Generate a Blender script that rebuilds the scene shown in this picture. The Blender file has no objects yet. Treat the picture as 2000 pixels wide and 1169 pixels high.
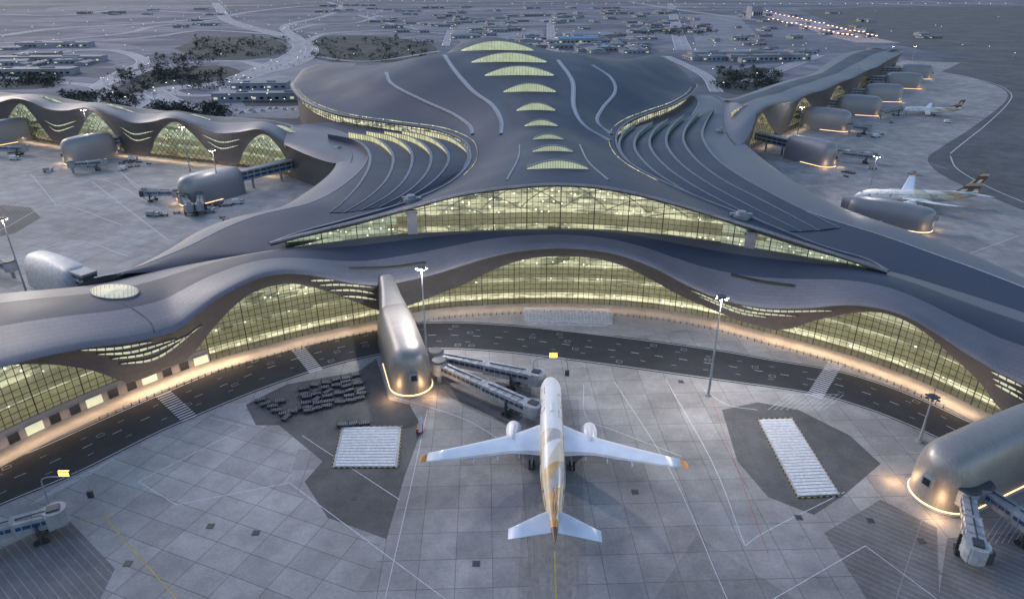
import bpy, math, random
from mathutils import Vector, Matrix
from mathutils.bvhtree import BVHTree
random.seed(7)
R=math.radians
# ---------------------------------------------------------------- survey
H=108.0; F=1333.3; PIT=R(25.1); cp=math.cos(PIT); sp=math.sin(PIT)
def ray(u,v):
    cu=u-1000.0; cv=584.5-v
    return Vector((cu, F*cp+cv*sp, -F*sp+cv*cp))
def G(u,v,z=0.0):
    d=ray(u,v); t=(z-H)/d.z
    return Vector((d.x*t,d.y*t,z))
scene=bpy.context.scene
col=scene.collection
cam=bpy.data.cameras.new("camera"); camo=bpy.data.objects.new("camera",cam); col.objects.link(camo)
camo.location=(0,0,H); camo.rotation_euler=(R(90)-PIT,0,0)
cam.sensor_width=36; cam.lens=24; cam.clip_end=30000; cam.clip_start=1
scene.camera=camo
scene.view_settings.view_transform='Standard'
# ---------------------------------------------------------------- materials
def nn(nt,t,**k):
    n=nt.nodes.new(t)
    for a,b in k.items(): setattr(n,a,b)
    return n
def setin(n,name,val): n.inputs[name].default_value=val
def c4(c): return (c[0],c[1],c[2],1)
def pmat(name,c,rough=.6,metal=0,var=.2,scale=.3,bump=0,emit=None,es=0,coords='pos',c2=None,detail=5):
    m=bpy.data.materials.new(name); m.use_nodes=True; nt=m.node_tree; b=nt.nodes['Principled BSDF']
    setin(b,'Roughness',rough); setin(b,'Metallic',metal)
    if coords=='pos':
        src=nn(nt,'ShaderNodeNewGeometry').outputs['Position']
    else: src=nn(nt,'ShaderNodeTexCoord').outputs['Object']
    no=nn(nt,'ShaderNodeTexNoise'); setin(no,'Scale',scale); setin(no,'Detail',detail)
    nt.links.new(src,no.inputs['Vector'])
    mx=nn(nt,'ShaderNodeMix',data_type='RGBA')
    lo=[x*(1-var) for x in c]; hi=c2 if c2 else [min(1,x*(1+var)) for x in c]
    mx.inputs[6].default_value=c4(lo); mx.inputs[7].default_value=c4(hi)
    rp=nn(nt,'ShaderNodeMapRange'); setin(rp,'From Min',.3); setin(rp,'From Max',.7)
    nt.links.new(no.outputs['Fac'],rp.inputs['Value']); nt.links.new(rp.outputs['Result'],mx.inputs[0])
    nt.links.new(mx.outputs[2],b.inputs['Base Color'])
    if bump:
        bp=nn(nt,'ShaderNodeBump'); setin(bp,'Strength',bump); nt.links.new(no.outputs['Fac'],bp.inputs['Height'])
        nt.links.new(bp.outputs['Normal'],b.inputs['Normal'])
    if emit: setin(b,'Emission Color',c4(emit)); setin(b,'Emission Strength',es)
    return m
def roofmat(name,c,rough=.42,metal=.55,bw=4.0,rh=1.0,line=.72,mort=.07,pv=.06):
    m=bpy.data.materials.new(name); m.use_nodes=True; nt=m.node_tree; b=nt.nodes['Principled BSDF']
    setin(b,'Metallic',metal)
    uv=nn(nt,'ShaderNodeUVMap')
    br=nn(nt,'ShaderNodeTexBrick'); br.offset=.5
    setin(br,'Scale',1); setin(br,'Brick Width',bw); setin(br,'Row Height',rh); setin(br,'Mortar Size',mort)
    br.inputs['Color1'].default_value=c4([x*(1+pv) for x in c]); br.inputs['Color2'].default_value=c4([x*(1-pv) for x in c])
    br.inputs['Mortar'].default_value=c4([x*line for x in c])
    nt.links.new(uv.outputs[0],br.inputs['Vector'])
    g=nn(nt,'ShaderNodeNewGeometry'); no=nn(nt,'ShaderNodeTexNoise'); setin(no,'Scale',.035); setin(no,'Detail',6)
    nt.links.new(g.outputs['Position'],no.inputs['Vector'])
    mr=nn(nt,'ShaderNodeMapRange'); setin(mr,'From Min',.3); setin(mr,'From Max',.7); setin(mr,'To Min',.8); setin(mr,'To Max',1.2)
    nt.links.new(no.outputs['Fac'],mr.inputs['Value'])
    mx=nn(nt,'ShaderNodeMix',data_type='RGBA',blend_type='MULTIPLY'); mx.inputs[0].default_value=1
    nt.links.new(br.outputs['Color'],mx.inputs[6]); nt.links.new(mr.outputs['Result'],mx.inputs[7])
    nt.links.new(mx.outputs[2],b.inputs['Base Color'])
    m2=nn(nt,'ShaderNodeMapRange'); setin(m2,'From Min',.3); setin(m2,'From Max',.7); setin(m2,'To Min',rough-.07); setin(m2,'To Max',rough+.1)
    nt.links.new(no.outputs['Fac'],m2.inputs['Value']); nt.links.new(m2.outputs['Result'],b.inputs['Roughness'])
    return m
def glowmat(name,ca,cm,es,bw,rh,mort):
    m=bpy.data.materials.new(name); m.use_nodes=True; nt=m.node_tree; b=nt.nodes['Principled BSDF']
    uv=nn(nt,'ShaderNodeUVMap'); br=nn(nt,'ShaderNodeTexBrick'); br.offset=0
    setin(br,'Scale',1); setin(br,'Brick Width',bw); setin(br,'Row Height',rh); setin(br,'Mortar Size',mort)
    br.inputs['Color1'].default_value=c4([x*1.15 for x in ca]); br.inputs['Color2'].default_value=c4([x*.65 for x in ca]); br.inputs['Mortar'].default_value=c4(cm)
    nt.links.new(uv.outputs[0],br.inputs['Vector'])
    setin(b,'Base Color',(.1,.1,.09,1)); setin(b,'Roughness',.25)
    nt.links.new(br.outputs['Color'],b.inputs['Emission Color']); setin(b,'Emission Strength',es); return m
def slabmat(name,c,rot,w=7.5,h=7.5,mort=.06,stain=.3,line=.6,rough=.75,tv=.11):
    m=bpy.data.materials.new(name); m.use_nodes=True; nt=m.node_tree; b=nt.nodes['Principled BSDF']
    g=nn(nt,'ShaderNodeNewGeometry'); mp=nn(nt,'ShaderNodeMapping'); mp.inputs['Rotation'].default_value=(0,0,R(rot))
    nt.links.new(g.outputs['Position'],mp.inputs['Vector'])
    br=nn(nt,'ShaderNodeTexBrick'); br.offset=0
    setin(br,'Scale',1); setin(br,'Brick Width',w); setin(br,'Row Height',h); setin(br,'Mortar Size',mort)
    br.inputs['Color1'].default_value=c4([x*(1+tv) for x in c]); br.inputs['Color2'].default_value=c4([x*(1-tv) for x in c])
    br.inputs['Mortar'].default_value=c4([x*line for x in c])
    nt.links.new(mp.outputs[0],br.inputs['Vector'])
    cur=br.outputs['Color']
    for sc,a in ((.018,stain),(.12,stain*.8),(1.5,stain*.45)):
        no=nn(nt,'ShaderNodeTexNoise'); setin(no,'Scale',sc); setin(no,'Detail',8); setin(no,'Roughness',.65)
        nt.links.new(g.outputs['Position'],no.inputs['Vector'])
        mr=nn(nt,'ShaderNodeMapRange'); setin(mr,'From Min',.32); setin(mr,'From Max',.68); setin(mr,'To Min',1-a); setin(mr,'To Max',1+a)
        nt.links.new(no.outputs['Fac'],mr.inputs['Value'])
        mx=nn(nt,'ShaderNodeMix',data_type='RGBA',blend_type='MULTIPLY'); mx.inputs[0].default_value=1
        nt.links.new(cur,mx.inputs[6]); nt.links.new(mr.outputs['Result'],mx.inputs[7]); cur=mx.outputs[2]
    nt.links.new(cur,b.inputs['Base Color']); setin(b,'Roughness',rough)
    return m
def intmat(name,ca,cb,es,scale=.25,spark=(2.2,2.1,1.6,1)):
    m=bpy.data.materials.new(name); m.use_nodes=True; nt=m.node_tree; b=nt.nodes['Principled BSDF']
    g=nn(nt,'ShaderNodeNewGeometry')
    mp=nn(nt,'ShaderNodeMapping'); mp.inputs['Scale'].default_value=(.7,.7,2.6); nt.links.new(g.outputs['Position'],mp.inputs['Vector'])
    vo=nn(nt,'ShaderNodeTexVoronoi'); setin(vo,'Scale',scale); nt.links.new(mp.outputs[0],vo.inputs['Vector'])
    no=nn(nt,'ShaderNodeTexNoise'); setin(no,'Scale',scale*2.5); setin(no,'Detail',6); nt.links.new(mp.outputs[0],no.inputs['Vector'])
    sv=nn(nt,'ShaderNodeSeparateColor'); nt.links.new(vo.outputs['Color'],sv.inputs[0])
    ma=nn(nt,'ShaderNodeMath',operation='MULTIPLY_ADD'); nt.links.new(sv.outputs[0],ma.inputs[0]); ma.inputs[1].default_value=.8; nt.links.new(no.outputs['Fac'],ma.inputs[2])
    n3=nn(nt,'ShaderNodeTexNoise'); setin(n3,'Scale',.05); nt.links.new(g.outputs['Position'],n3.inputs['Vector'])
    mb=nn(nt,'ShaderNodeMath',operation='MULTIPLY_ADD'); nt.links.new(n3.outputs['Fac'],mb.inputs[0]); mb.inputs[1].default_value=.9; nt.links.new(ma.outputs[0],mb.inputs[2])
    mr=nn(nt,'ShaderNodeMapRange'); setin(mr,'From Min',.9); setin(mr,'From Max',1.75)
    nt.links.new(mb.outputs[0],mr.inputs['Value'])
    mx=nn(nt,'ShaderNodeMix',data_type='RGBA'); mx.inputs[6].default_value=c4(ca); mx.inputs[7].default_value=c4(cb)
    nt.links.new(mr.outputs['Result'],mx.inputs[0])
    v2=nn(nt,'ShaderNodeTexVoronoi'); setin(v2,'Scale',.42); nt.links.new(g.outputs['Position'],v2.inputs['Vector'])
    lt=nn(nt,'ShaderNodeMath',operation='LESS_THAN'); nt.links.new(v2.outputs['Distance'],lt.inputs[0]); lt.inputs[1].default_value=.17
    m3=nn(nt,'ShaderNodeMix',data_type='RGBA'); nt.links.new(lt.outputs[0],m3.inputs[0]); nt.links.new(mx.outputs[2],m3.inputs[6]); m3.inputs[7].default_value=spark
    setin(b,'Base Color',c4((.25,.25,.22))); nt.links.new(m3.outputs[2],b.inputs['Emission Color']); setin(b,'Emission Strength',es)
    return m
def glassmat(name,tint=(.9,.94,.9)):
    m=bpy.data.materials.new(name); m.use_nodes=True; nt=m.node_tree; nt.nodes.clear()
    o=nn(nt,'ShaderNodeOutputMaterial'); t=nn(nt,'ShaderNodeBsdfTransparent'); t.inputs[0].default_value=c4(tint)
    gl=nn(nt,'ShaderNodeBsdfGlossy'); gl.inputs['Roughness'].default_value=.05
    no=nn(nt,'ShaderNodeTexNoise'); setin(no,'Scale',.4); bp=nn(nt,'ShaderNodeBump'); setin(bp,'Strength',.03)
    nt.links.new(no.outputs['Fac'],bp.inputs['Height']); nt.links.new(bp.outputs[0],gl.inputs['Normal'])
    mx=nn(nt,'ShaderNodeMixShader'); fr=nn(nt,'ShaderNodeFresnel'); setin(fr,'IOR',1.5)
    nt.links.new(fr.outputs[0],mx.inputs[0]); nt.links.new(t.outputs[0],mx.inputs[1]); nt.links.new(gl.outputs[0],mx.inputs[2])
    nt.links.new(mx.outputs[0],o.inputs[0]); return m
M={}
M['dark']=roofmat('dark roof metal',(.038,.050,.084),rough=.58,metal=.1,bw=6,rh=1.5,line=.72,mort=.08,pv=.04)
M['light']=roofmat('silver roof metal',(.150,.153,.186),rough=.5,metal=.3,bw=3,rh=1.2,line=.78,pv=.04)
M['fascia']=roofmat('fascia panels',(.125,.12,.13),rough=.48,metal=.35,bw=2,rh=1,line=.8,mort=.05)
M['pod']=roofmat('gatehouse metal skin',(.29,.275,.27),rough=.42,metal=.5,bw=1.6,rh=.8,line=.85,mort=.04)
M['podf']=pmat('smooth grey gatehouse skin',(.27,.265,.28),.45,.3,var=.05,scale=.1)
M['trim']=pmat('pale trim',(.27,.28,.32),.5,.2)
M['edge']=pmat('terrace edge metal',(.17,.18,.22),.5,.2)
M['bridge']=pmat('pale bridge paint',(.36,.37,.40),.5,.1,scale=.8)
M['mull']=pmat('mullion metal',(.045,.047,.04),.5,.3)
M['int']=intmat('lit interior',(.09,.095,.055),(.92,.87,.58),.88)
M['intw']=intmat('lit ground floor interior',(.42,.37,.22),(1.15,1.05,.70),1.0,.4)
M['intp']=intmat('lit pale pier interior',(.14,.17,.12),(.70,.76,.58),.7)
M['intd']=intmat('lit interior warm',(.12,.10,.06),(.76,.64,.42),.55)
M['slit']=pmat('lit slot window',(.4,.4,.3),.4,emit=(.80,.80,.55),es=.6,var=.3)
M['slitb']=glowmat('lit slot glazing',(.78,.78,.54),(.04,.04,.03),.75,2.2,30,.18)
M['terr']=glowmat('lit terrace glazing',(.86,.83,.46),(.06,.06,.04),.8,2.0,30,.22)
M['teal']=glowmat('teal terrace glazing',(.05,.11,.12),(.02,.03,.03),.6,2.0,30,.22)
M['sky']=pmat('lit skylight glass',(.4,.42,.3),.3,emit=(.54,.58,.31),es=.58,scale=.25,var=.4)
M['glass']=glassmat('curtain glass')
M['slab']=pmat('self-glowing floor',(.30,.29,.23),.5,emit=(.5,.46,.27),es=.26,scale=.4,var=.5)  # emission stands in for indoor light falling on the floor
M['asph']=slabmat('asphalt',(.030,.031,.036),0,w=60,h=60,mort=.02,stain=.3,tv=.06)
M['asph2']=slabmat('dark apron asphalt',(.092,.090,.093),0,w=30,h=30,mort=.02,stain=.36,tv=.06)
M['asph3']=slabmat('worn apron concrete',(.225,.217,.216),-2.2,stain=.3,line=.5)
M['asph4']=slabmat('striped worn apron',(.15,.145,.146),38,w=200,h=1.5,mort=.1,stain=.28,line=1.6,tv=.04)
M['road']=slabmat('highway surface',(.32,.31,.335),0,w=300,h=300,mort=.02,stain=.2,tv=.05)
M['pink']=slabmat('lamp-tinted service road surface',(.42,.34,.34),0,w=300,h=300,mort=.02,stain=.25,tv=.05)  # pinkish lamp light put into the road's own colour
M['conc']=slabmat('apron concrete',(.285,.272,.268),-2.2,stain=.28,line=.45,mort=.07)
M['conc2']=slabmat('apron concrete angled',(.315,.303,.298),22,w=9,h=6,stain=.26,line=.45,mort=.08,tv=.12)
M['conc3']=slabmat('light paving',(.31,.285,.275),10,w=3,h=3,mort=.04,stain=.15,line=.8,tv=.08)
M['conc4']=slabmat('landside concrete',(.22,.22,.25),30,w=25,h=25,mort=.3,stain=.25,line=.75)
M['tyre']=pmat('tyre rubber marks',(.215,.205,.203),.7,var=.2,scale=.6)
M['white']=pmat('white paint',(.58,.59,.62),.6,var=.18,scale=1.5)
M['yellow']=pmat('yellow paint',(.42,.32,.06),.6)
M['red']=pmat('red paint',(.35,.06,.04),.6)
M['blk']=pmat('black rubber',(.02,.02,.022),.7)
M['grey']=pmat('grey painted metal',(.26,.275,.30),.5,.1)
M['dgrey']=pmat('dark grey metal',(.05,.054,.062),.5,.2)
M['blue']=pmat('blue glazed panel',(.02,.06,.17),.25)
M['plane']=pmat('aircraft white',(.76,.75,.76),.3,var=.05,coords='obj')
M['wing']=pmat('wing pale blue grey',(.60,.67,.78),.35,var=.08,coords='obj')
M['cream']=pmat('livery cream',(.66,.57,.45),.35,var=.06,coords='obj')
M['gold']=pmat('livery gold',(.55,.34,.15),.35,coords='obj')
M['orange']=pmat('livery orange',(.58,.24,.05),.35,coords='obj')
M['brown']=pmat('livery brown',(.12,.06,.04),.4,coords='obj')
M['lgrey']=pmat('livery grey',(.42,.40,.40),.35,coords='obj')
M['win']=pmat('dark window',(.015,.02,.03),.1)
M['lamp']=pmat('lamp glow',(1,.95,.8),.5,emit=(1,.93,.75),es=25)
M['lampw']=pmat('street lamp glow',(1,.9,.7),.5,emit=(1,.88,.7),es=2.6)
M['lampo']=pmat('amber lamp glow',(1,.5,.3),.5,emit=(1,.42,.22),es=6)
M['base']=pmat('warm base light',(1,.6,.3),.5,emit=(1,.60,.28),es=2.6)
M['sign']=pmat('lit yellow sign',(.8,.6,.1),.5,emit=(1,.66,.12),es=2)
M['leaf']=pmat('foliage',(.035,.05,.04),.9,var=.5,scale=.05)
M['scrub']=pmat('dark planting soil',(.055,.062,.065),.95,var=.5,scale=.03)
M['bark']=pmat('bark',(.06,.045,.035),.9)
M['bw']=pmat('pale building wall',(.27,.275,.31),.7,scale=.05)
M['bb']=pmat('blue shed roof',(.06,.20,.36),.5,scale=.05)
M['bg']=pmat('grey shed roof',(.16,.175,.21),.6,scale=.05)
M['bt']=pmat('tan building wall',(.24,.21,.20),.7,scale=.05)
M['t1']=pmat('pale graded sand',(.22,.215,.25),.9,var=.3,scale=.02)
M['t2']=pmat('dark graded soil',(.10,.108,.14),.9,var=.3,scale=.02)
def groundmat():  # distance haze is painted in as blue-grey base colours
    m=bpy.data.materials.new('haze-tinted desert ground'); m.use_nodes=True; nt=m.node_tree; b=nt.nodes['Principled BSDF']
    g=nn(nt,'ShaderNodeNewGeometry')
    n1=nn(nt,'ShaderNodeTexNoise'); setin(n1,'Scale',.0035); setin(n1,'Detail',9); setin(n1,'Roughness',.62); nt.links.new(g.outputs['Position'],n1.inputs['Vector'])
    n2=nn(nt,'ShaderNodeTexNoise'); setin(n2,'Scale',.03); setin(n2,'Detail',8); nt.links.new(g.outputs['Position'],n2.inputs['Vector'])
    v=nn(nt,'ShaderNodeTexVoronoi'); setin(v,'Scale',.006); nt.links.new(g.outputs['Position'],v.inputs['Vector'])
    sv=nn(nt,'ShaderNodeSeparateColor'); nt.links.new(v.outputs['Color'],sv.inputs[0])
    a=nn(nt,'ShaderNodeMath',operation='MULTIPLY_ADD'); nt.links.new(sv.outputs[0],a.inputs[0]); a.inputs[1].default_value=.14; nt.links.new(n1.outputs['Fac'],a.inputs[2])
    cr=nn(nt,'ShaderNodeValToRGB'); e=cr.color_ramp.elements
    e[0].position=.38; e[0].color=(.07,.082,.11,1); e[1].position=.72; e[1].color=(.23,.225,.265,1)
    x=e.new(.5); x.color=(.115,.127,.165,1); x=e.new(.6); x.color=(.165,.168,.21,1)
    nt.links.new(a.outputs[0],cr.inputs[0])
    mr=nn(nt,'ShaderNodeMapRange'); setin(mr,'From Min',.3); setin(mr,'From Max',.7); setin(mr,'To Min',.7); setin(mr,'To Max',1.3)
    nt.links.new(n2.outputs['Fac'],mr.inputs['Value'])
    mx=nn(nt,'ShaderNodeMix',data_type='RGBA',blend_type='MULTIPLY'); mx.inputs[0].default_value=1
    nt.links.new(cr.outputs[0],mx.inputs[6]); nt.links.new(mr.outputs['Result'],mx.inputs[7])
    nt.links.new(mx.outputs[2],b.inputs['Base Color']); setin(b,'Roughness',.9); return m
M['ground']=groundmat()
# ---------------------------------------------------------------- object helpers
def top(o,label,category,group=None):
    o["label"]=label; o["category"]=category
    if group: o["group"]=group
    return o
def empty(name,loc,label,cat,group=None,rot=0):
    o=bpy.data.objects.new(name,None); o.location=loc; o.rotation_euler=(0,0,rot); o.empty_display_size=2
    col.objects.link(o); return top(o,label,cat,group)
def mkobj(name,verts,faces,mats,mi=None,parent=None,smooth=False,kind=None,uvs=None):
    me=bpy.data.meshes.new(name); me.from_pydata([tuple(v) for v in verts],[],faces)
    for m in mats: me.materials.append(m)
    if mi: me.polygons.foreach_set('material_index',mi)
    if smooth: me.polygons.foreach_set('use_smooth',[True]*len(me.polygons))
    if uvs:
        l=me.uv_layers.new(name='UVMap')
        for p in me.polygons:
            for li in p.loop_indices: l.data[li].uv=uvs[me.loops[li].vertex_index]
    me.update()
    o=bpy.data.objects.new(name,me); col.objects.link(o)
    if parent: o.parent=parent
    if kind: o["kind"]=kind
    return o
def wparent(o,p):
    o.parent=p; o.matrix_parent_inverse=Matrix.LocRotScale(p.location,p.rotation_euler,None).inverted()
def copy_thing(src,loc,rot=None,children=True):
    n=src.copy(); n.location=loc
    if rot is not None: n.rotation_euler=(0,0,rot)
    col.objects.link(n)
    if children:
        for ch in list(src.children):
            c=ch.copy(); c.parent=n; col.objects.link(c)
            for g in list(ch.children):
                k=g.copy(); k.parent=c; col.objects.link(k)
    return n
class B:
    def __init__(s): s.v=[]; s.f=[]; s.m=[]
    def add(s,vs,fs,mi=0,X=None):
        n=len(s.v)
        s.v+= [X@Vector(v) for v in vs] if X else [Vector(v) for v in vs]
        s.f+=[tuple(i+n for i in f) for f in fs]; s.m+=[mi]*len(fs)
    def box(s,c,d,mi=0,rz=0,X=None,taper=1.0):
        x,y,z=d[0]/2,d[1]/2,d[2]/2; vs=[]
        cr,sr=math.cos(rz),math.sin(rz)
        for k in (-1,1):
            t=taper if k>0 else 1
            for a,b in ((-1,-1),(1,-1),(1,1),(-1,1)):
                px,py=a*x*t,b*y*t
                vs.append((c[0]+px*cr-py*sr,c[1]+px*sr+py*cr,c[2]+k*z))
        s.add(vs,[(3,2,1,0),(4,5,6,7),(0,1,5,4),(1,2,6,5),(2,3,7,6),(3,0,4,7)],mi,X)
    def cyl(s,a,b,r1,r2,n=12,mi=0,caps=True,X=None):
        a=Vector(a);b=Vector(b);d=(b-a).normalized(); q=d.to_track_quat('Z','Y'); vs=[]
        for p,r in ((a,r1),(b,r2)):
            for i in range(n):
                w=2*math.pi*i/n; vs.append(p+q@Vector((r*math.cos(w),r*math.sin(w),0)))
        fs=[(i,(i+1)%n,n+(i+1)%n,n+i) for i in range(n)]
        if caps: fs+=[tuple(range(n-1,-1,-1)),tuple(range(n,2*n))]
        s.add(vs,fs,mi,X)
    def beam(s,a,b,w,h,mi=0,X=None):
        a=Vector(a);b=Vector(b);d=b-a; d.normalize()
        side=Vector((-d.y,d.x,0)); 
        if side.length<1e-4: side=Vector((1,0,0))
        side.normalize(); up=d.cross(side)*-1
        vs=[]
        for p in (a,b):
            for i,j in ((-1,-1),(1,-1),(1,1),(-1,1)): vs.append(p+side*(i*w/2)+up*(j*h/2))
        s.add(vs,[(0,1,2,3),(7,6,5,4),(0,4,5,1),(1,5,6,2),(2,6,7,3),(3,7,4,0)],mi,X)
    def obj(s,name,mats,parent=None,smooth=False,kind=None): return mkobj(name,s.v,s.f,mats,s.m,parent,smooth,kind)
def catmull(P,k=6):
    P=[Vector(p) for p in P]
    if len(P)<3: return P
    out=[]; n=len(P)
    for i in range(n-1):
        p0=P[i-1] if i else P[0]*2-P[1]; p1=P[i]; p2=P[i+1]; p3=P[i+2] if i+2<n else P[-1]*2-P[-2]
        for j in range(k):
            t=j/k
            out.append(.5*((2*p1)+(p2-p0)*t+(2*p0-5*p1+4*p2-p3)*t*t+(3*p1-p0-3*p2+p3)*t**3))
    out.append(P[-1]); return out
def cum(P):
    s=[0]
    for a,b in zip(P,P[1:]): s.append(s[-1]+(b-a).length)
    return s
def resample(P,n):
    s=cum(P); L=s[-1]; out=[]; j=0
    for i in range(n):
        t=L*i/(n-1)
        while j<len(P)-2 and s[j+1]<t: j+=1
        k=(t-s[j])/max(1e-9,s[j+1]-s[j]); out.append(P[j].lerp(P[j+1],min(1,k)))
    return out
def grid(name,rows,mats,parent=None,rowmat=None,smooth=True,kind=None):
    nr=len(rows); nc=len(rows[0]); v=[];uv=[];f=[];mi=[]
    mid=rows[nr//2]; su=cum(mid); cc=[r[nc//2] for r in rows]; sv=cum(cc)
    for r in range(nr):
        for c in range(nc): v.append(rows[r][c]); uv.append((su[c],sv[r]))
    for r in range(nr-1):
        for c in range(nc-1):
            f.append((r*nc+c,r*nc+c+1,(r+1)*nc+c+1,(r+1)*nc+c)); mi.append(rowmat[r] if rowmat else 0)
    return mkobj(name,v,f,mats,mi,parent,smooth,kind,uv)
def sheet(name,pts,z,mat,kind="structure",parent=None,cat=None):
    import bmesh
    bm=bmesh.new(); vs=[bm.verts.new((p[0],p[1],z)) for p in pts]; f=bm.faces.new(vs); f.normal_update()
    if f.normal.z<0: f.normal_flip()
    bmesh.ops.triangulate(bm,faces=[f]); me=bpy.data.meshes.new(name); bm.to_mesh(me); bm.free()
    me.materials.append(mat); o=bpy.data.objects.new(name,me); col.objects.link(o)
    if kind:o["kind"]=kind
    if parent:o.parent=parent
    return o
def rib(b,P,w,z,mi=0,dash=None):
    P=[Vector((p[0],p[1],0)) for p in P]
    if dash:
        s=cum(P); L=s[-1]; t=0
        def at(t):
            for i in range(len(P)-1):
                if s[i+1]>=t: return P[i].lerp(P[i+1],(t-s[i])/max(1e-9,s[i+1]-s[i]))
            return P[-1]
        while t<L:
            rib(b,[at(t),at(min(L,t+dash[0]))],w,z,mi); t+=dash[0]+dash[1]
        return
    vs=[]
    for i,p in enumerate(P):
        d=(P[min(i+1,len(P)-1)]-P[max(i-1,0)]); d.normalize(); n=Vector((-d.y,d.x,0))*(w/2)
        vs+= [(p.x-n.x,p.y-n.y,z),(p.x+n.x,p.y+n.y,z)]
    b.add(vs,[(2*i,2*i+2,2*i+3,2*i+1) for i in range(len(P)-1)],mi)
def gl(L,z=0): return [G(*p[:2],z) for p in L]
# ---------------------------------------------------------------- curtain
class Curtain:
    def __init__(s,pts):
        s.P=catmull([Vector((p[0],p[1],0)) for p in pts],5); s.s=cum(s.P); s.L=s.s[-1]
    def base(s,d):
        if d<=0: return s.P[0]+(s.P[0]-s.P[1]).normalized()*(-d)
        if d>=s.L: return s.P[-1]+(s.P[-1]-s.P[-2]).normalized()*(d-s.L)
        lo,hi=0,len(s.s)-1
        while hi-lo>1:
            m=(lo+hi)//2
            if s.s[m]<=d: lo=m
            else: hi=m
        return s.P[lo].lerp(s.P[hi],(d-s.s[lo])/max(1e-9,s.s[hi]-s.s[lo]))
    def pt(s,d,off=0,z=0):
        p=s.base(d); t=(s.base(d+5)-s.base(d-5)).normalized()
        return Vector((p.x+t.y*off,p.y-t.x*off,z))
    def ang(s,d):
        t=(s.base(d+3)-s.base(d-3)); return math.atan2(t.y,t.x)
    def hit(s,u,v):
        d=ray(u,v); best=None; n=len(s.P)
        for i in range(n-1):
            a=s.P[i]; b=s.P[i+1]; e=b-a
            lo,hi=0,1
            if i==0: lo=-40
            if i==n-2: hi=40
            det=d.x*(-e.y)+e.x*d.y
            if abs(det)<1e-9: continue
            t=(a.x*(-e.y)+e.x*a.y)/det; k=(d.x*a.y-d.y*a.x)/det
            if lo-1e-6<=k<=hi+1e-6 and t>0 and (best is None or t<best[0]): best=(t,s.s[i]+k*e.length)
        if best is None: return None
        return best[1],H+d.z*best[0]
    def zf(s,uvs):
        L=[h for h in (s.hit(u,v) for u,v in uvs) if h]; L.sort()
        C=catmull([Vector((a,b,0)) for a,b in L],6)
        xs=[c.x for c in C]; zs=[c.y for c in C]
        def f(d):
            if d<=xs[0]: return zs[0]
            if d>=xs[-1]: return zs[-1]
            lo,hi=0,len(xs)-1
            while hi-lo>1:
                m=(lo+hi)//2
                if xs[m]<=d: lo=m
                else: hi=m
            return zs[lo]+(zs[hi]-zs[lo])*(d-xs[lo])/max(1e-9,xs[hi]-xs[lo])
        return f
def vbar(b,C,d,off,z0,z1,w=.28,dp=.16):
    p=C.pt(d,off,0); q=C.pt(d+.5,off,0); t=(q-p).normalized(); nrm=Vector((t.y,-t.x,0))
    vs=[]
    for z in (z0,z1):
        for a,c in ((-1,0),(1,0),(1,1),(-1,1)):
            k=p+t*(a*w/2)+nrm*(c*dp); vs.append((k.x,k.y,z))
    b.add(vs,[(0,4,5,1),(1,5,6,2),(2,6,7,3),(3,7,4,0)])
def hbar(b,C,d0,d1,off,z,w=.22,dp=.14,z1=None):
    vs=[]
    for d,zz in ((d0,z),(d1,z if z1 is None else z1)):
        p=C.pt(d,off,0); q=C.pt(d,off+dp,0)
        vs+=[(p.x,p.y,zz-w/2),(p.x,p.y,zz+w/2),(q.x,q.y,zz+w/2),(q.x,q.y,zz-w/2)]
    b.add(vs,[(0,4,5,1),(1,5,6,2),(2,6,7,3),(3,7,4,0)])
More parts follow.
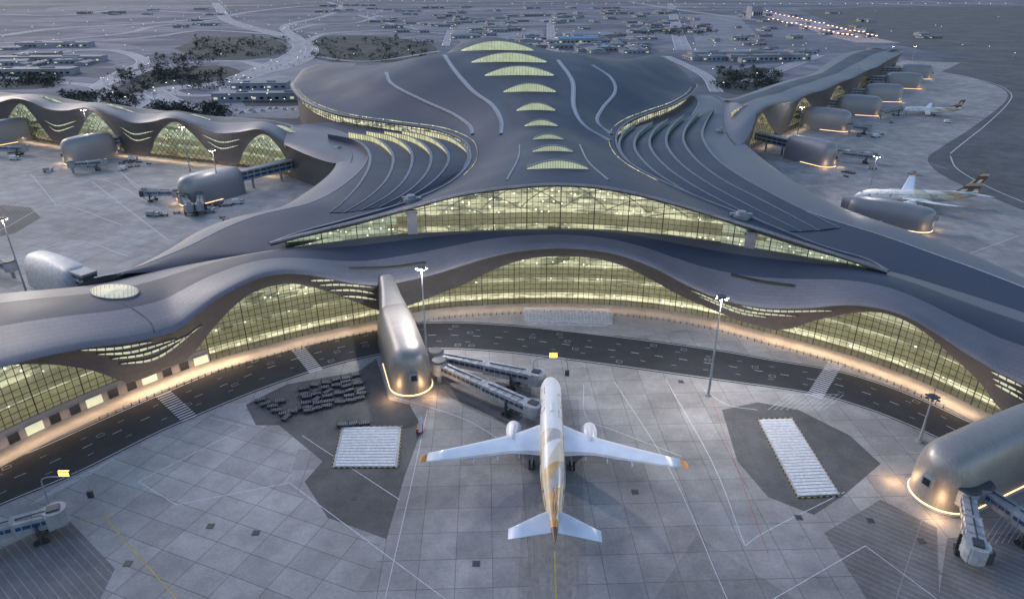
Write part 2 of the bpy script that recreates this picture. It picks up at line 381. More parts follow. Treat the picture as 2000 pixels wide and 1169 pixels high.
def pier(T,base,rim,arch,back,over=4.0,bulge=2.5,sp=1.95,hs=1.95,depth=10,mw=.13,diamond=False,im='int',gm='intw'):
    C=Curtain(gl(base)); rz=C.zf(rim); az=C.zf(arch)
    N=int(C.L/2.5); D=[C.L*i/N for i in range(N+1)]
    rows=[]
    for j in range(7):
        k=j/6; rows.append([C.pt(d,over*(1-k)**1.6+.7, rz(d)*(1-k)+min(az(d),rz(d)-1.0)*k) for d in D])
    fa=grid("fascia",rows[::-1],[M['fascia']],T)
    b=B()
    lo=rows[-1]; vs=[]
    for d,p in zip(D,lo):
        q=C.pt(d,.05,p.z); vs+=[p,q]
    b.add(vs,[(2*i,2*i+1,2*i+3,2*i+2) for i in range(len(D)-1)]); b.obj("arch_reveal",[M['trim']],T)
    fr=rows[0]
    bk=resample(catmull([G(*b) for b in back],6),N+1)
    rr=[fr]
    for t,dz in ((.02,.7),(.06,1.2),(.14,1.6),(.25,None),(.38,None),(.5,None),(.62,None),(.75,None),(.88,None),(1,None)):
        row=[]
        for a,b in zip(fr,bk):
            p=a.lerp(b,t); p.z+= (dz if dz is not None else 0)+(bulge*math.sin(math.pi*t) if dz is None else 0)
            row.append(p)
        rr.append(row)
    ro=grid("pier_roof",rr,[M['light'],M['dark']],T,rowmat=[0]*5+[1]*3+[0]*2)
    C.rr=rr
    grid("rear_wall",[[Vector((p.x,p.y,0)) for p in bk],[p-Vector((0,0,.3)) for p in bk]],[M['fascia']],T)
    zt=lambda d: max(2.2,min(az(d)+1.2,rz(d)-1.2))
    grid("glass_wall",[[C.pt(d,0,0.02) for d in D],[C.pt(d,0,zt(d)) for d in D]],[M['glass']],T)
    grid("interior_wall",[[C.pt(d,-depth,4.6) for d in D],[C.pt(d,-depth,rz(d)-.3) for d in D]],[M[im]],T)
    grid("ground_floor_interior",[[C.pt(d,-depth*.5,0.05) for d in D],[C.pt(d,-depth*.5,4.5) for d in D]],[M[gm]],T)
    for z in (4.6,10.5):
        grid("floor_slab",[[C.pt(d,-.6,z-.5) for d in D],[C.pt(d,-.6,z) for d in D],[C.pt(d,-depth+.1,z) for d in D]],[M['slab']],T,smooth=False)
    b=B(); n=int(C.L/sp)
    for i in range(n):
        d=sp*i; a=min(az(d),rz(d)-1)+.6
        if a>1.5:
            if not diamond or a<5: vbar(b,C,d,0.02,0,a,mw*(2 if i%6==0 else 1))
            z=hs
            while z<a and z<min(az(d+sp),rz(d+sp))+.6:
                if diamond:
                    hbar(b,C,d,d+sp,.02,z,mw*.8,z1=z-hs); hbar(b,C,d,d+sp,.02,z-hs,mw*.8,z1=z)
                else: hbar(b,C,d,d+sp,.02,z,mw*.8)
                z+=hs
    b.obj("mullion_grid",[M['mull']],T)
    return C,fa,ro,rz,az
# ================================================================ TERMINAL
T=empty("airport_terminal",(0,0,0),"huge wave-roofed steel and glass airport terminal, lit inside","airport terminal")
base=[(-220,1000),(-100,932),(0,878),(120,820),(240,768),(330,733),(420,702),(560,664),(650,643),(740,625),(800,612),(870,601),(980,594),(1090,592),(1200,596),(1300,606),(1400,624),(1500,650),(1600,676),(1700,707),(1800,745),(1900,792),(2000,842),(2120,905),(2250,980)]
rim=[(-200,760),(-100,728),(0,703),(60,688),(150,670),(250,656),(330,636),(370,608),(420,572),(480,541),(520,529),(560,525),(620,531),(680,543),(740,547),(800,536),(850,524),(900,509),(960,492),(1020,481),(1090,476),(1160,480),(1220,492),(1280,514),(1340,544),(1400,570),(1470,588),(1540,592),(1600,590),(1660,586),(1720,591),(1780,608),(1840,640),(1900,678),(1960,713),(2000,735),(2150,790)]
arch=[(-200,800),(-60,724),(0,713),(60,709),(120,712),(180,722),(240,743),(270,740),(310,724),(350,706),(378,686),(430,622),(480,577),(530,557),(580,553),(640,568),(700,590),(745,605),(800,594),(850,574),(900,556),(960,527),(1020,506),(1090,499),(1160,503),(1220,519),(1270,543),(1330,576),(1400,606),(1460,628),(1530,642),(1600,622),(1680,608),(1740,613),(1800,642),(1860,692),(1920,748),(1960,800),(2050,850),(2200,900)]
back=[(-230,606,15),(-100,588,15.5),(0,573,16),(180,556,17),(300,530,18.5),(430,505,20),(575,482,21),(800,456,22.5),(1090,446,23),(1280,456,23),(1450,480,22),(1600,505,21),(1740,530,20),(1850,562,19.5),(2000,610,19),(2200,680,19)]
CF,fasF,roofF,rzF,azF=pier(T,base,rim,arch,back)
# solid ground-floor wall with doors on the outer left bay
d_end=CF.hit(410,705)[0]; DD=[d_end*i/60 for i in range(61)]
grid("ground_floor_wall",[[CF.pt(d,.45,.15) for d in DD],[CF.pt(d,.45,4.7) for d in DD],[CF.pt(d,.0,4.75) for d in DD]],[M['bt']],T,smooth=False)
for i in range(16):
    d=d_end*(i+.5)/16; a=CF.ang(d); p=CF.pt(d,.55,0); b=B(); b.box((p.x,p.y,1.6),(2.6 if i%3 else 4.2,.16,2.6),0,rz=a); b.box((p.x,p.y,3.1),(3.0 if i%3 else 4.6,.4,.16),1,rz=a); b.obj("door",[M['win'] if i%3 else M['slit'],M['trim']],T)
def bvh(o):
    me=o.data; return BVHTree.FromPolygons([v.co.copy() for v in me.vertices],[tuple(p.vertices) for p in me.polygons])
O=Vector((0,0,H))
def cast(t,u,v):
    h=t.ray_cast(O,ray(u,v).normalized()); return h[0],h[1]
ub=[(560,486,20),(680,471,21),(800,458,22),(950,450,22.5),(1090,447,22.5),(1250,456,22.5),(1450,482,21.5),(1570,505,21),(1700,532,20)]
CU=Curtain([G(*p) for p in ub])
row0uv=[(528,468),(600,449),(700,424),(790,401),(900,373),(1000,359),(1100,354),(1200,363),(1320,391),(1450,430),(1600,477),(1735,522)]
tz=CU.zf(row0uv)
hits=[CU.hit(u,v)[0] for u,v in row0uv]
d0,d1=min(hits),max(hits)
row0=[CU.pt(d0+(d1-d0)*i/60,3.5,tz(d0+(d1-d0)*i/60)) for i in range(61)]
rowsC=[[(590,452,22.5),(1092,338,40.8),(1690,505,22.5)],[(690,425,25),(1088,318,40.5),(1600,478,24)],[(800,392,28),(1083,300,40),(1480,430,27)],
[(875,358,29.5),(1075,275,40),(1340,375,29)],[(912,325,30),(1066,255,40.5),(1240,325,30)],[(919,300,30),(1058,238,41),(1207,290,30)],
[(905,274,30),(1050,213,43),(1206,258,30)],[(850,252,29),(1040,180,46),(1230,236,29)],[(760,239,28),(1022,142,51),(1272,219,28)],
[(660,223,28),(1000,112,56),(1320,202,28)],[(592,196,28),(980,90,59.5),(1352,182,28)]]
sil=[(568,165,28),(600,132,33),(660,125,36),(740,137,36),(800,138,39),(860,112,50),(905,82,58),(960,72,62),(1020,84,60),(1080,104,54),(1150,120,46),(1220,118,43),(1285,108,43),(1330,135,34),(1360,165,28)]
CR=[row0]; NC=61
for ri,(l,c,r) in enumerate(rowsC):
    A,Cc,Bb=G(*l),G(*c),G(*r); row=[]
    for i in range(NC):
        w=i/(NC-1)*2-1
        E=A if w<0 else Bb; a=abs(w)
        p=Cc.lerp(E,a)
        bump=max(0,math.cos(math.pi/2*a))**(1.7+.25*max(0,ri-5)/5)
        p.z=E.z+(Cc.z-E.z)*bump
        lob=max(0,ri-5)/5
        p.z+=lob*7.5*max(0,math.sin(math.pi*min(1,a*1.0)))**2-lob*2.2*math.exp(-((a-.28)/.1)**2)+lob*2.5*math.exp(-((a-.72)/.14)**2)
        row.append(p)
    CR.append(row)
CR.append(resample(catmull([G(*p) for p in sil],8),NC))
CR.append([p+Vector((0,45,-9)) for p in CR[-1]])
rowsS=[]
cols=[catmull([CR[r][c] for r in range(len(CR))],6) for c in range(NC)]
for r in range(len(cols[0])): rowsS.append([cols[c][r] for c in range(NC)])
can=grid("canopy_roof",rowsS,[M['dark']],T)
tc=bvh(can)
sm=can.modifiers.new("thickness",'SOLIDIFY'); sm.thickness=1.1; sm.offset=-1
NU=110; DU=[CU.L*i/NU for i in range(NU+1)]
def roofz(p,fallback):
    h=tc.ray_cast(Vector((p.x,p.y,90)),Vector((0,0,-1)))[0]
    return (h.z-1.25) if h else None
def walltop(off):
    ok=[]
    for d in DU:
        p=CU.pt(d,off,0); z=roofz(p,0); ok.append((d,z))
    return [(d,z) for d,z in ok if z and z>20.3]
W0=walltop(0); WI=walltop(-13)
grid("upper_glass_wall",[[CU.pt(d,0,18) for d,z in W0],[CU.pt(d,0,z) for d,z in W0]],[M['glass']],T)
grid("upper_interior_wall",[[CU.pt(d,-13,18) for d,z in WI],[CU.pt(d,-13,z) for d,z in WI]],[M['int']],T)
WN=walltop(-4)
for cond in (lambda d:d<CU.L/2,lambda d:d>CU.L/2):
    Q=[(d,z) for d,z in WN if z<29 and cond(d)]
    if len(Q)>2: grid("end_interior_wall",[[CU.pt(d,-4,18) for d,z in Q],[CU.pt(d,-4,z) for d,z in Q]],[M['intp']],T)
Q=[(d,z) for d,z in WI if z>25]
grid("floor_slab",[[CU.pt(d,-1,24.4) for d,z in Q],[CU.pt(d,-1,25) for d,z in Q],[CU.pt(d,-12.9,25) for d,z in Q]],[M['slab']],T,smooth=False)
b=B(); n=int(CU.L/2.1)
for i in range(n+1):
    d=2.1*i; z0=roofz(CU.pt(d,0,0),0)
    if not z0 or z0<20.5: continue
    vbar(b,CU,d,.02,19,z0,.36 if i%6==0 else .13)
    z1=roofz(CU.pt(d+2.1,0,0),0) or 0
    z=21
    while z<min(z0,z1): hbar(b,CU,d,d+2.1,.02,z,.12); z+=2.0
b.obj("mullion_grid",[M['mull']],T)
for u,v in ((805,430),(1468,455)):
    h=CU.hit(u,v)
    if h:
        b=B(); z0=(roofz(CU.pt(h[0],0,0),0) or 30); p=CU.pt(h[0],.5,0); q=CU.pt(h[0]+1,.5,0)
        b.box((p.x,p.y,(18+z0)/2),(3.6,1.4,z0-18),0,rz=math.atan2((q-p).y,(q-p).x)); b.box((p.x,p.y,z0-1.2),(4.2,1.8,.6),0,rz=math.atan2((q-p).y,(q-p).x)); b.obj("facade_pillar",[M['edge']],T)
b=B()
for k in range(9):
    s0=CU.L*(.2+.072*k)
    for j in range(12):
        f=lambda q:(s0+q*30-15, 25+ ((roofz(CU.pt(s0,-9,0),0) or 30)-27.5)*math.sin(math.pi*(.1+q*.8)))
        a=f(j/12); c=f((j+1)/12)
        b.beam(CU.pt(a[0],-9,a[1]),CU.pt(c[0],-9,c[1]),.3,.3)
b.obj("roof_truss",[M['bridge']],T)
def ribbon3(b,P,w,lift=.25,mi=0,h=.4):
    vs=[]
    for i,p in enumerate(P):
        d=(P[min(i+1,len(P)-1)]-P[max(i-1,0)]); d.normalize(); n=Vector((-d.y,d.x,0)); n.normalize(); n*=w/2
        vs+=[p-n+Vector((0,0,lift-h)),p-n+Vector((0,0,lift)),p+n+Vector((0,0,lift)),p+n+Vector((0,0,lift-h))]
    fs=[]
    for i in range(len(P)-1):
        for j in range(3): fs.append((4*i+j,4*i+4+j,4*i+5+j,4*i+1+j))
    b.add(vs,fs,mi)
for P,w in ((rowsS[0],.9),([r[0] for r in rowsS],1.0),([r[-1] for r in rowsS],1.0)):
    b=B(); ribbon3(b,P,w,.25,0,.7); b.obj("roof_edge_trim",[M['edge']],T)
gut=[[(755,142),(768,165),(825,195),(885,222),(918,245),(925,262)],[(868,108),(890,140),(925,178),(962,205),(980,235),(980,262)],
[(1090,118),(1118,160),(1120,210),(1140,245),(1190,275)],[(1157,128),(1192,152),(1200,180),(1175,212),(1165,238),(1192,262)],
[(1015,283),(1012,310),(990,352)],[(1132,283),(1150,318),(1188,352)]]
def drape(t,L,k=8):
    out=[]
    for p in catmull([Vector((a,b_,0)) for a,b_ in L],k):
        h,_=cast(t,p.x,p.y)
        if h: out.append(h)
    return out
for i,g in enumerate(gut):
    P=drape(tc,g); 
    if len(P)>2:
        b=B(); ribbon3(b,P,3.0 if i<4 else .7,.3,0,.6)
        if i<4: ribbon3(b,P,1.1,.45,1,.3)
        b.obj("roof_gutter",[M['trim'],M['bridge']],T)
for (u,v,w,h) in [(1090,329,122,16),(1080,295,82,11),(1071,271,62,9),(1057,245,66,11),(1047,215,78,14),(1035,179,106,16),(1015,147,140,18),(995,121,152,18),(972,98,146,18)]:
    n=24; bot=[]
    for i in range(n+1):
        k=i/n; hh,_=cast(tc,u-w/2+w*k, v+(1-math.sin(math.pi*k))*2)
        if not hh: hh=bot[-1] if bot else cast(tc,u,v)[0]
        bot.append(hh)
    zc=bot[n//2].y*cp+(H-bot[n//2].z)*sp; rise=h*zc/F*.9
    S=lambda i:max(0,math.sin(math.pi*i/n))
    topv=[p+Vector((0,rise*.55,rise*S(i)**.8+.1)) for i,p in enumerate(bot)]
    rear=[p+Vector((0,rise*3.0,rise*.35*S(i)+.0)) for i,p in enumerate(bot)]
    E=grid("skylight",[[p+Vector((0,0,-.3)) for p in bot],topv],[M['sky']],T)
    bb=B(); ribbon3(bb,topv,.7,.25,0,.5); 
    for i in range(2,n-1,1): bb.beam(bot[i]+Vector((0,-.1,0)),topv[i]+Vector((0,-.1,0)),.14,.12)
    fr=bb.obj("skylight_frame",[M['trim']]); fr.parent=E
    cpv=grid("skylight_cap",[topv,rear],[M['dark']]); cpv.parent=E
def edgewall(idx,r0,r1,inset):
    P=[r[idx] for r in rowsS[r0:r1]]
    cx=[r[NC//2] for r in rowsS[r0:r1]]
    return [p.lerp(c,inset/max(1,(c-p).length)) for p,c in zip(P,cx)]
for idx in (0,NC-1):
    Q=edgewall(idx,26,79,4)
    grid("clerestory_glass",[[Vector((p.x,p.y,21)) for p in Q],[Vector((p.x,p.y,p.z-.2)) for p in Q]],[M['int']],T)
    grid("lower_wall",[[Vector((p.x,p.y,0)) for p in Q],[Vector((p.x,p.y,20.9)) for p in Q]],[M['fascia']],T)
    b=B()
    S_=resample(Q,110)
    for p in S_: b.box((p.x,p.y-.1,24.5),(.35,.35,8))
    for z in (22.5,25.5): 
        for p,q in zip(S_,S_[1:]): b.beam(Vector((p.x,p.y-.15,z)),Vector((q.x,q.y-.15,z)),.25,.25)
    b.obj("clerestory_mullions",[M['mull']],T)
def wing(E,I,name,n=80,lf=2):
    e=resample(catmull([G(*p) for p in E],6),n); i_=resample(catmull([G(*p) for p in I],6),n)
    rows=[]
    for t,dz in ((0,0),(.03,.8),(.1,1.6),(.2,2.1),(.3,2.2),(.42,2),(.56,1.5),(.7,1),(.85,.5),(1,0)):
        rows.append([a.lerp(b_,t)+Vector((0,0,dz)) for a,b_ in zip(e,i_)])
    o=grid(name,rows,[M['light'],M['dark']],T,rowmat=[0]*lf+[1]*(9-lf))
    grid("side_wall",[[Vector((p.x,p.y,0)) for p in rows[1]],[p-Vector((0,0,.6)) for p in rows[1]]],[M['fascia']],T)
    b=B(); ribbon3(b,rows[lf],.5,.15,0,.3); b.obj("roof_seam",[M['bridge']],T)
    return o,e,rows
EL=[(150,560,16),(215,545,16.5),(270,520,17),(325,490,17.5),(385,453,18),(450,428,18.5),(540,408,19),(600,374,19),(645,338,19),(658,312,19),(645,290,19.5),(610,265,20),(560,252,21)]
IL=[(330,528,18.5),(430,506,19.5),(500,494,20.5),(575,482,21),(650,462,21.5),(740,438,22),(830,410,22.3),(930,370,22.3),(960,335,22.3),(960,295,22.3),(930,262,22.3),(850,245,22.3),(740,236,22.3)]
wl,eL,rL=wing(EL,IL,"side_roof",lf=3)
ER=[(1400,190,20),(1428,203,20),(1432,235,19),(1445,268,19),(1475,298,19),(1530,340,19),(1610,390,19),(1700,427,19),(1790,457,18.5),(1900,500,18),(2000,545,17.5),(2200,640,17)]
IR=[(1290,195,21.5),(1240,230,22),(1190,262,22),(1180,300,22),(1220,345,22),(1330,395,22),(1480,448,21.5),(1620,490,21),(1740,530,20),(1850,562,19.5),(2000,610,19),(2200,680,19)]
wr,eR,rR=wing(ER,IR,"side_roof",lf=5)
AL=[[(640,262),(690,272),(718,292),(722,320),(705,355),(675,390),(645,415)],[(680,258),(730,268),(760,290),(768,315),(755,350),(720,385),(672,415)],
[(715,256),(765,266),(798,288),(805,315),(792,348),(760,380),(705,411)],[(750,256),(800,266),(834,288),(842,312),(830,342),(795,375),(740,405)],
[(785,256),(835,266),(868,288),(876,312),(862,338),(830,366),(775,398)],[(830,256),(875,266),(905,285),(915,303),(905,328),(870,355),(805,390)]]
AR=[[(1395,212),(1378,240),(1372,268),(1395,305),(1440,340),(1520,385),(1640,445)],[(1365,218),(1342,245),(1335,275),(1360,312),(1410,350),(1490,392),(1600,450)],
[(1335,225),(1308,252),(1302,282),(1328,318),(1380,356),(1460,400),(1565,452)],[(1305,232),(1275,258),(1270,287),(1298,323),(1350,360),(1430,403),(1530,452)],
[(1275,238),(1246,262),(1240,290),(1268,326),(1320,362),(1400,405),(1495,450)],[(1240,240),(1216,262),(1210,290),(1236,324),(1290,358),(1370,395),(1460,428)]]
ZA=[24.8,25.9,27.0,28.1,29.0,29.7]
FD=[1,1,1,.95,.7,.35,.0]
for A,side in ((AL,0),(AR,1)):
    t_=bvh(wl if side==0 else wr)
    curves=[]
    for i,a in enumerate(A):
        pts=[]
        for j,(u,v) in enumerate(a):
            hh,_=cast(t_,u,v); zb=(hh.z if hh else 22.6)+.12
            f=FD[j]
            pts.append(G(u,v,zb+(ZA[i]-zb)*f))
        curves.append(resample(catmull(pts,8),60))
    cut=38
    def dip(k): return 2.3*max(0,1-k/38)**.6 if k<38 else 0
    for i in range(6):
        c=curves[i]
        if i:
            pr=curves[i-1]; bots=[Vector((p.x,p.y,min(p.z-.2,pr[k].z-dip(k)-.15))) for k,p in enumerate(c)]
        else: bots=[Vector((p.x,p.y,21.6 if k<45 else max(21.6,p.z-1.2))) for k,p in enumerate(c)]
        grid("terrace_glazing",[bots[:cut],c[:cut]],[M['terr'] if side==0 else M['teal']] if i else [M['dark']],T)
        grid("terrace_riser",[bots[cut-1:],c[cut-1:]],[M['dark']],T)
        b=B(); vs=[]
        for k,p in enumerate(c):
            d=(c[min(k+1,59)]-c[max(k-1,0)]).normalized(); n_=Vector((-d.y,d.x,0)); w=.2+.5*math.sin(math.pi*k/59)
            vs+=[p-n_*w+Vector((0,0,.18)),p+n_*w+Vector((0,0,.2)),p+n_*w-Vector((0,0,.15)),p-n_*w-Vector((0,0,.15))]
        b.add(vs,[(4*k+j,4*k+4+j,4*k+4+(j+1)%4,4*k+(j+1)%4) for k in range(59) for j in range(4)]); b.obj("terrace_edge",[M['edge']],T)
        if i<5:
            nx=[Vector((p.x,p.y,c[k].z-dip(k))) for k,p in enumerate(curves[i+1])]
            m1=[a.lerp(b_,.5)+Vector((0,0,.15)) for a,b_ in zip(c,nx)]
            grid("terrace_roof",[c,m1,nx],[M['dark']],T)
def slot(t_,s_,hgt,push,k=10):
    P=drape(t_,s_,k)
    if len(P)<4: return
    n=len(P); lo=[];hi=[]
    for i,p in enumerate(P):
        w=hgt*max(0,math.sin(math.pi*i/(n-1)))**.6+.05; q=p+(O-p).normalized()*push
        lo.append(q-Vector((0,0,w*.5))); hi.append(q+Vector((0,0,w*.5)))
    o=grid("slot_window",[lo,hi],[M['slitb']],T)
    b=B(); ribbon3(b,[p+Vector((0,0,.12)) for p in hi],.4,.05,0,.18); q=b.obj("window_hood",[M['mull']]); q.parent=o
tf=bvh(fasF)
for s_ in [[(155,684),(230,680),(300,667)],[(188,692),(260,687),(345,662)],[(215,701),(290,690),(375,652)],[(232,711),(310,697),(395,634)],
[(605,548),(660,547),(722,549)],[(622,557),(670,556),(730,561)],[(642,567),(690,567),(732,573)],[(664,578),(700,580),(736,585)],
[(1352,553),(1480,592),(1612,600)],[(1368,565),(1480,604),(1630,607)],[(1345,565),(1450,606),(1560,618)],[(1362,577),(1440,609),(1500,620)],
[(1935,725),(1965,740),(1998,755)],[(1938,738),(1965,752),(1998,768)],[(1942,749),(1970,764),(2000,781)],[(2004,742),(2030,757),(2060,770)]]: slot(tf,s_,.95,.35)
tr=bvh(roofF)
P=[cast(tr,224+48*math.cos(a),571+14*math.sin(a))[0] for a in [2*math.pi*i/32 for i in range(32)]]
if all(P):
    c=sum(P,Vector())/32+Vector((0,0,.9)); b=B()
    b.add([p+Vector((0,0,.5)) for p in P]+[c],[(i,(i+1)%32,32) for i in range(32)],0)
    b.add([p+Vector((0,0,-.6)) for p in P]+[p+Vector((0,0,.5)) for p in P],[(i,(i+1)%32,32+(i+1)%32,32+i) for i in range(32)],1)
    sk=b.obj("skylight",[pmat('dim skylight glass',(.38,.38,.3),.3,emit=(.4,.4,.2),es=.4,scale=.3,var=.3),M['trim']],T)
    b=B()
    for i in range(1,16):
        b.beam(P[i]+Vector((0,0,.7)),P[32-i]+Vector((0,0,.7)),.12,.12)
    q=b.obj("skylight_frame",[M['trim']]); q.parent=sk
for L in ([(682,524),(760,522),(832,513)],[(1428,536),(1490,550),(1552,558)]):
    P=drape(tr,L)
    if len(P)>2:
        b=B(); ribbon3(b,P,1.1,.35,0,.6); b.obj("roof_vent",[M['mull']],T)
for L in ([(182,556),(240,590),(290,625),(302,650)],[(600,495),(640,520)],[(1150,452),(1160,478)],[(1650,540),(1690,585)],[(1880,590),(1900,680)]):
    P=drape(tr,L)
    if len(P)>2:
        b=B(); ribbon3(b,P,.35,.12,0,.25); b.obj("roof_joint",[M['dgrey']],T)
for u,v,z in ((803,392,30.5),(1447,424,29.5)):
    p,_=cast(tc,u,v); p=p or G(u,v,z)
    b=B(); b.cyl(p+Vector((0,0,-1)),p+Vector((0,0,1.2)),3.2,3.0,20); b.cyl(p+Vector((0,0,1.2)),p+Vector((0,0,2.4)),2.1,1.6,20); b.box((p.x+3,p.y,p.z+.6),(2,2,1.8)); b.box((p.x-3,p.y+1,p.z+.6),(1.6,1.6,1.6)); b.obj("rooftop_unit",[M['grey']],T)
for u,v in ((1405,258),(660,293),(775,468)):
    p,_=cast(bvh(wr) if u>1000 else bvh(wl),u,v)
    if p:
        b=B(); b.box((p.x,p.y,p.z+.8),(4,3,1.6)); b.box((p.x+1,p.y,p.z+2),(1.5,1.5,1)); b.box((p.x,p.y,p.z+.3),(5,4,.5)); b.obj("rooftop_unit",[M['grey']],T)
baseL=[(-260,225),(-120,243),(0,262),(110,281),(250,300),(440,322),(530,337),(575,345)]
rimL=[(-240,190),(-150,180),(-60,198),(0,200),(40,191),(70,196),(105,211),(140,214),(183,208),(225,221),(268,237),(305,236),(345,228),(390,241),(432,257),(475,256),(518,250),(550,266),(575,286)]
archL=[(-240,238),(-150,190),(-60,248),(5,262),(18,228),(40,202),(62,220),(90,256),(110,279),(140,284),(154,262),(168,234),(183,220),(200,232),(226,262),(248,297),(290,303),(304,272),(322,248),(345,238),(372,256),(406,292),(428,318),(464,322),(476,296),(494,272),(518,262),(541,281),(566,316),(580,330)]
backL=[(-260,165,20),(-100,172,21),(0,180,22),(100,189,22),(200,204,22),(300,214,22),(400,226,22),(480,230,22),(540,238,21.5),(575,245,21)]
CL,faL,_,_,_=pier(T,baseL,rimL,archL,backL,over=4,bulge=3,sp=4.2,hs=4.2,mw=.36,depth=12,diamond=True,im='intp',gm='intd')
tl=bvh(faL)
for s_ in ([(85,234),(112,246),(150,236)],[(92,243),(112,256),(146,246)],[(232,246),(262,262),(300,256)],[(238,256),(265,274),(296,268)],[(392,262),(432,278),(470,272)],[(402,274),(432,290),(466,284)]): slot(tl,s_,1.0,.7,8)
baseR=[(1452,300),(1480,285),(1520,266),(1560,247),(1600,228),(1640,206),(1680,181),(1715,153),(1750,128)]
rimR=[(1440,255),(1460,226),(1480,210),(1500,203),(1520,200),(1540,196),(1558,187),(1578,180),(1598,175),(1618,166),(1636,158),(1655,152),(1672,143),(1690,135),(1705,130),(1725,118),(1745,108)]
archR=[(1452,292),(1466,270),(1478,232),(1490,222),(1502,242),(1520,262),(1540,245),(1555,208),(1568,191),(1582,203),(1598,225),(1615,205),(1628,177),(1638,168),(1650,180),(1662,194),(1675,167),(1688,149),(1700,156),(1715,152),(1745,125)]
backR=[(1408,196,21),(1440,190,22),(1490,172,23),(1540,156,23),(1585,145,23),(1615,124,24),(1645,106,24),(1685,98,24),(1735,101,22)]
CRR,_,_,_,_=pier(T,baseR,rimR,archR,backR,over=4,bulge=3,sp=4.5,hs=4.5,mw=.4,depth=12,diamond=True,im='intd',gm='intd')
def blend(colm,edge,inner,name="blend_roof"):
    n=len(colm); e=resample(edge,n); i_=resample(inner,n); rows=[]
    for k in range(13):
        t=k/12; row=[]
        for j,(a,b_,c) in enumerate(zip(colm,e,i_)):
            q=a*(1-t)**2+b_*(2*t*(1-t))*1.0+c*t*t
            s_=t*t*(3-2*t); q.z=a.z*(1-s_)+(c.z+.3)*s_-(2.5*math.sin(math.pi*t) if j==0 else 0); row.append(q)
        rows.append(row)
    grid(name,rows,[M['light']],T)
    fr=[r[0] for r in rows]
    # slanted glazed skirt under the sweeping roof edge
    low=[Vector((p.x,p.y+4,0)) for p in fr]; grid("blend_wall",[low,[p+Vector((0,2.5,-1.5)) for p in fr],[p-Vector((0,0,.1)) for p in fr]],[M['fascia']],T)
def seg(rows,k,u0,v0,u1,v1,z):
    row=rows[k]; a=G(u0,v0,z); b_=G(u1,v1,z)
    i0=min(range(len(row)),key=lambda i:(row[i]-a).length); i1=min(range(len(row)),key=lambda i:(row[i]-b_).length)
    s_=row[min(i0,i1):max(i0,i1)+1]
    return s_ if i0<i1 else s_[::-1]
blend([r[-1] for r in CL.rr],seg(rL,0,655,322,560,252,19),seg(rL,2,655,322,560,252,20))
blend([r[0] for r in CRR.rr],seg(rR,0,1462,288,1400,190,19),seg(rR,2,1462,288,1400,190,20))
def plight(p,e,c=(1,.62,.3),r=.5,parent=None):
    l=bpy.data.lights.new("lamp_light",'POINT'); l.energy=e; l.color=c; l.shadow_soft_size=r
    o=bpy.data.objects.new("lamp_light",l); col.objects.link(o); o.location=p
    if parent: wparent(o,parent)
    return o
def strip(C,d,ln,e,off=5,z=3.0,c=(1,.68,.38)):
    l=bpy.data.lights.new("eaves_light",'AREA'); l.shape='RECTANGLE'; l.size=ln; l.size_y=1.0; l.energy=e; l.color=c
    o=bpy.data.objects.new("eaves_light",l); col.objects.link(o); p=C.pt(d,off,z); o.location=p; o.rotation_euler=(0,0,C.ang(d)); o.parent=T
def span(C,u0,v0,u1,v1,e,ln=16,**k):
    a=C.hit(u0,v0)[0]; b_=C.hit(u1,v1)[0]; n=max(1,round((b_-a)/ln)); s_=(b_-a)/n
    for i in range(n): strip(C,a+s_*(i+.5),s_*.98,e,**k)
span(CF,-60,910,240,768,800,20); span(CF,240,768,470,686,1600,20); span(CF,470,686,745,624,800,20); span(CF,850,603,1400,624,380,26); span(CF,1400,624,1500,650,700,20); span(CF,1500,650,1930,806,1300,20)
span(CL,0,262,560,342,2200,60,off=6); span(CRR,1470,290,1680,181,1500,60,off=6)
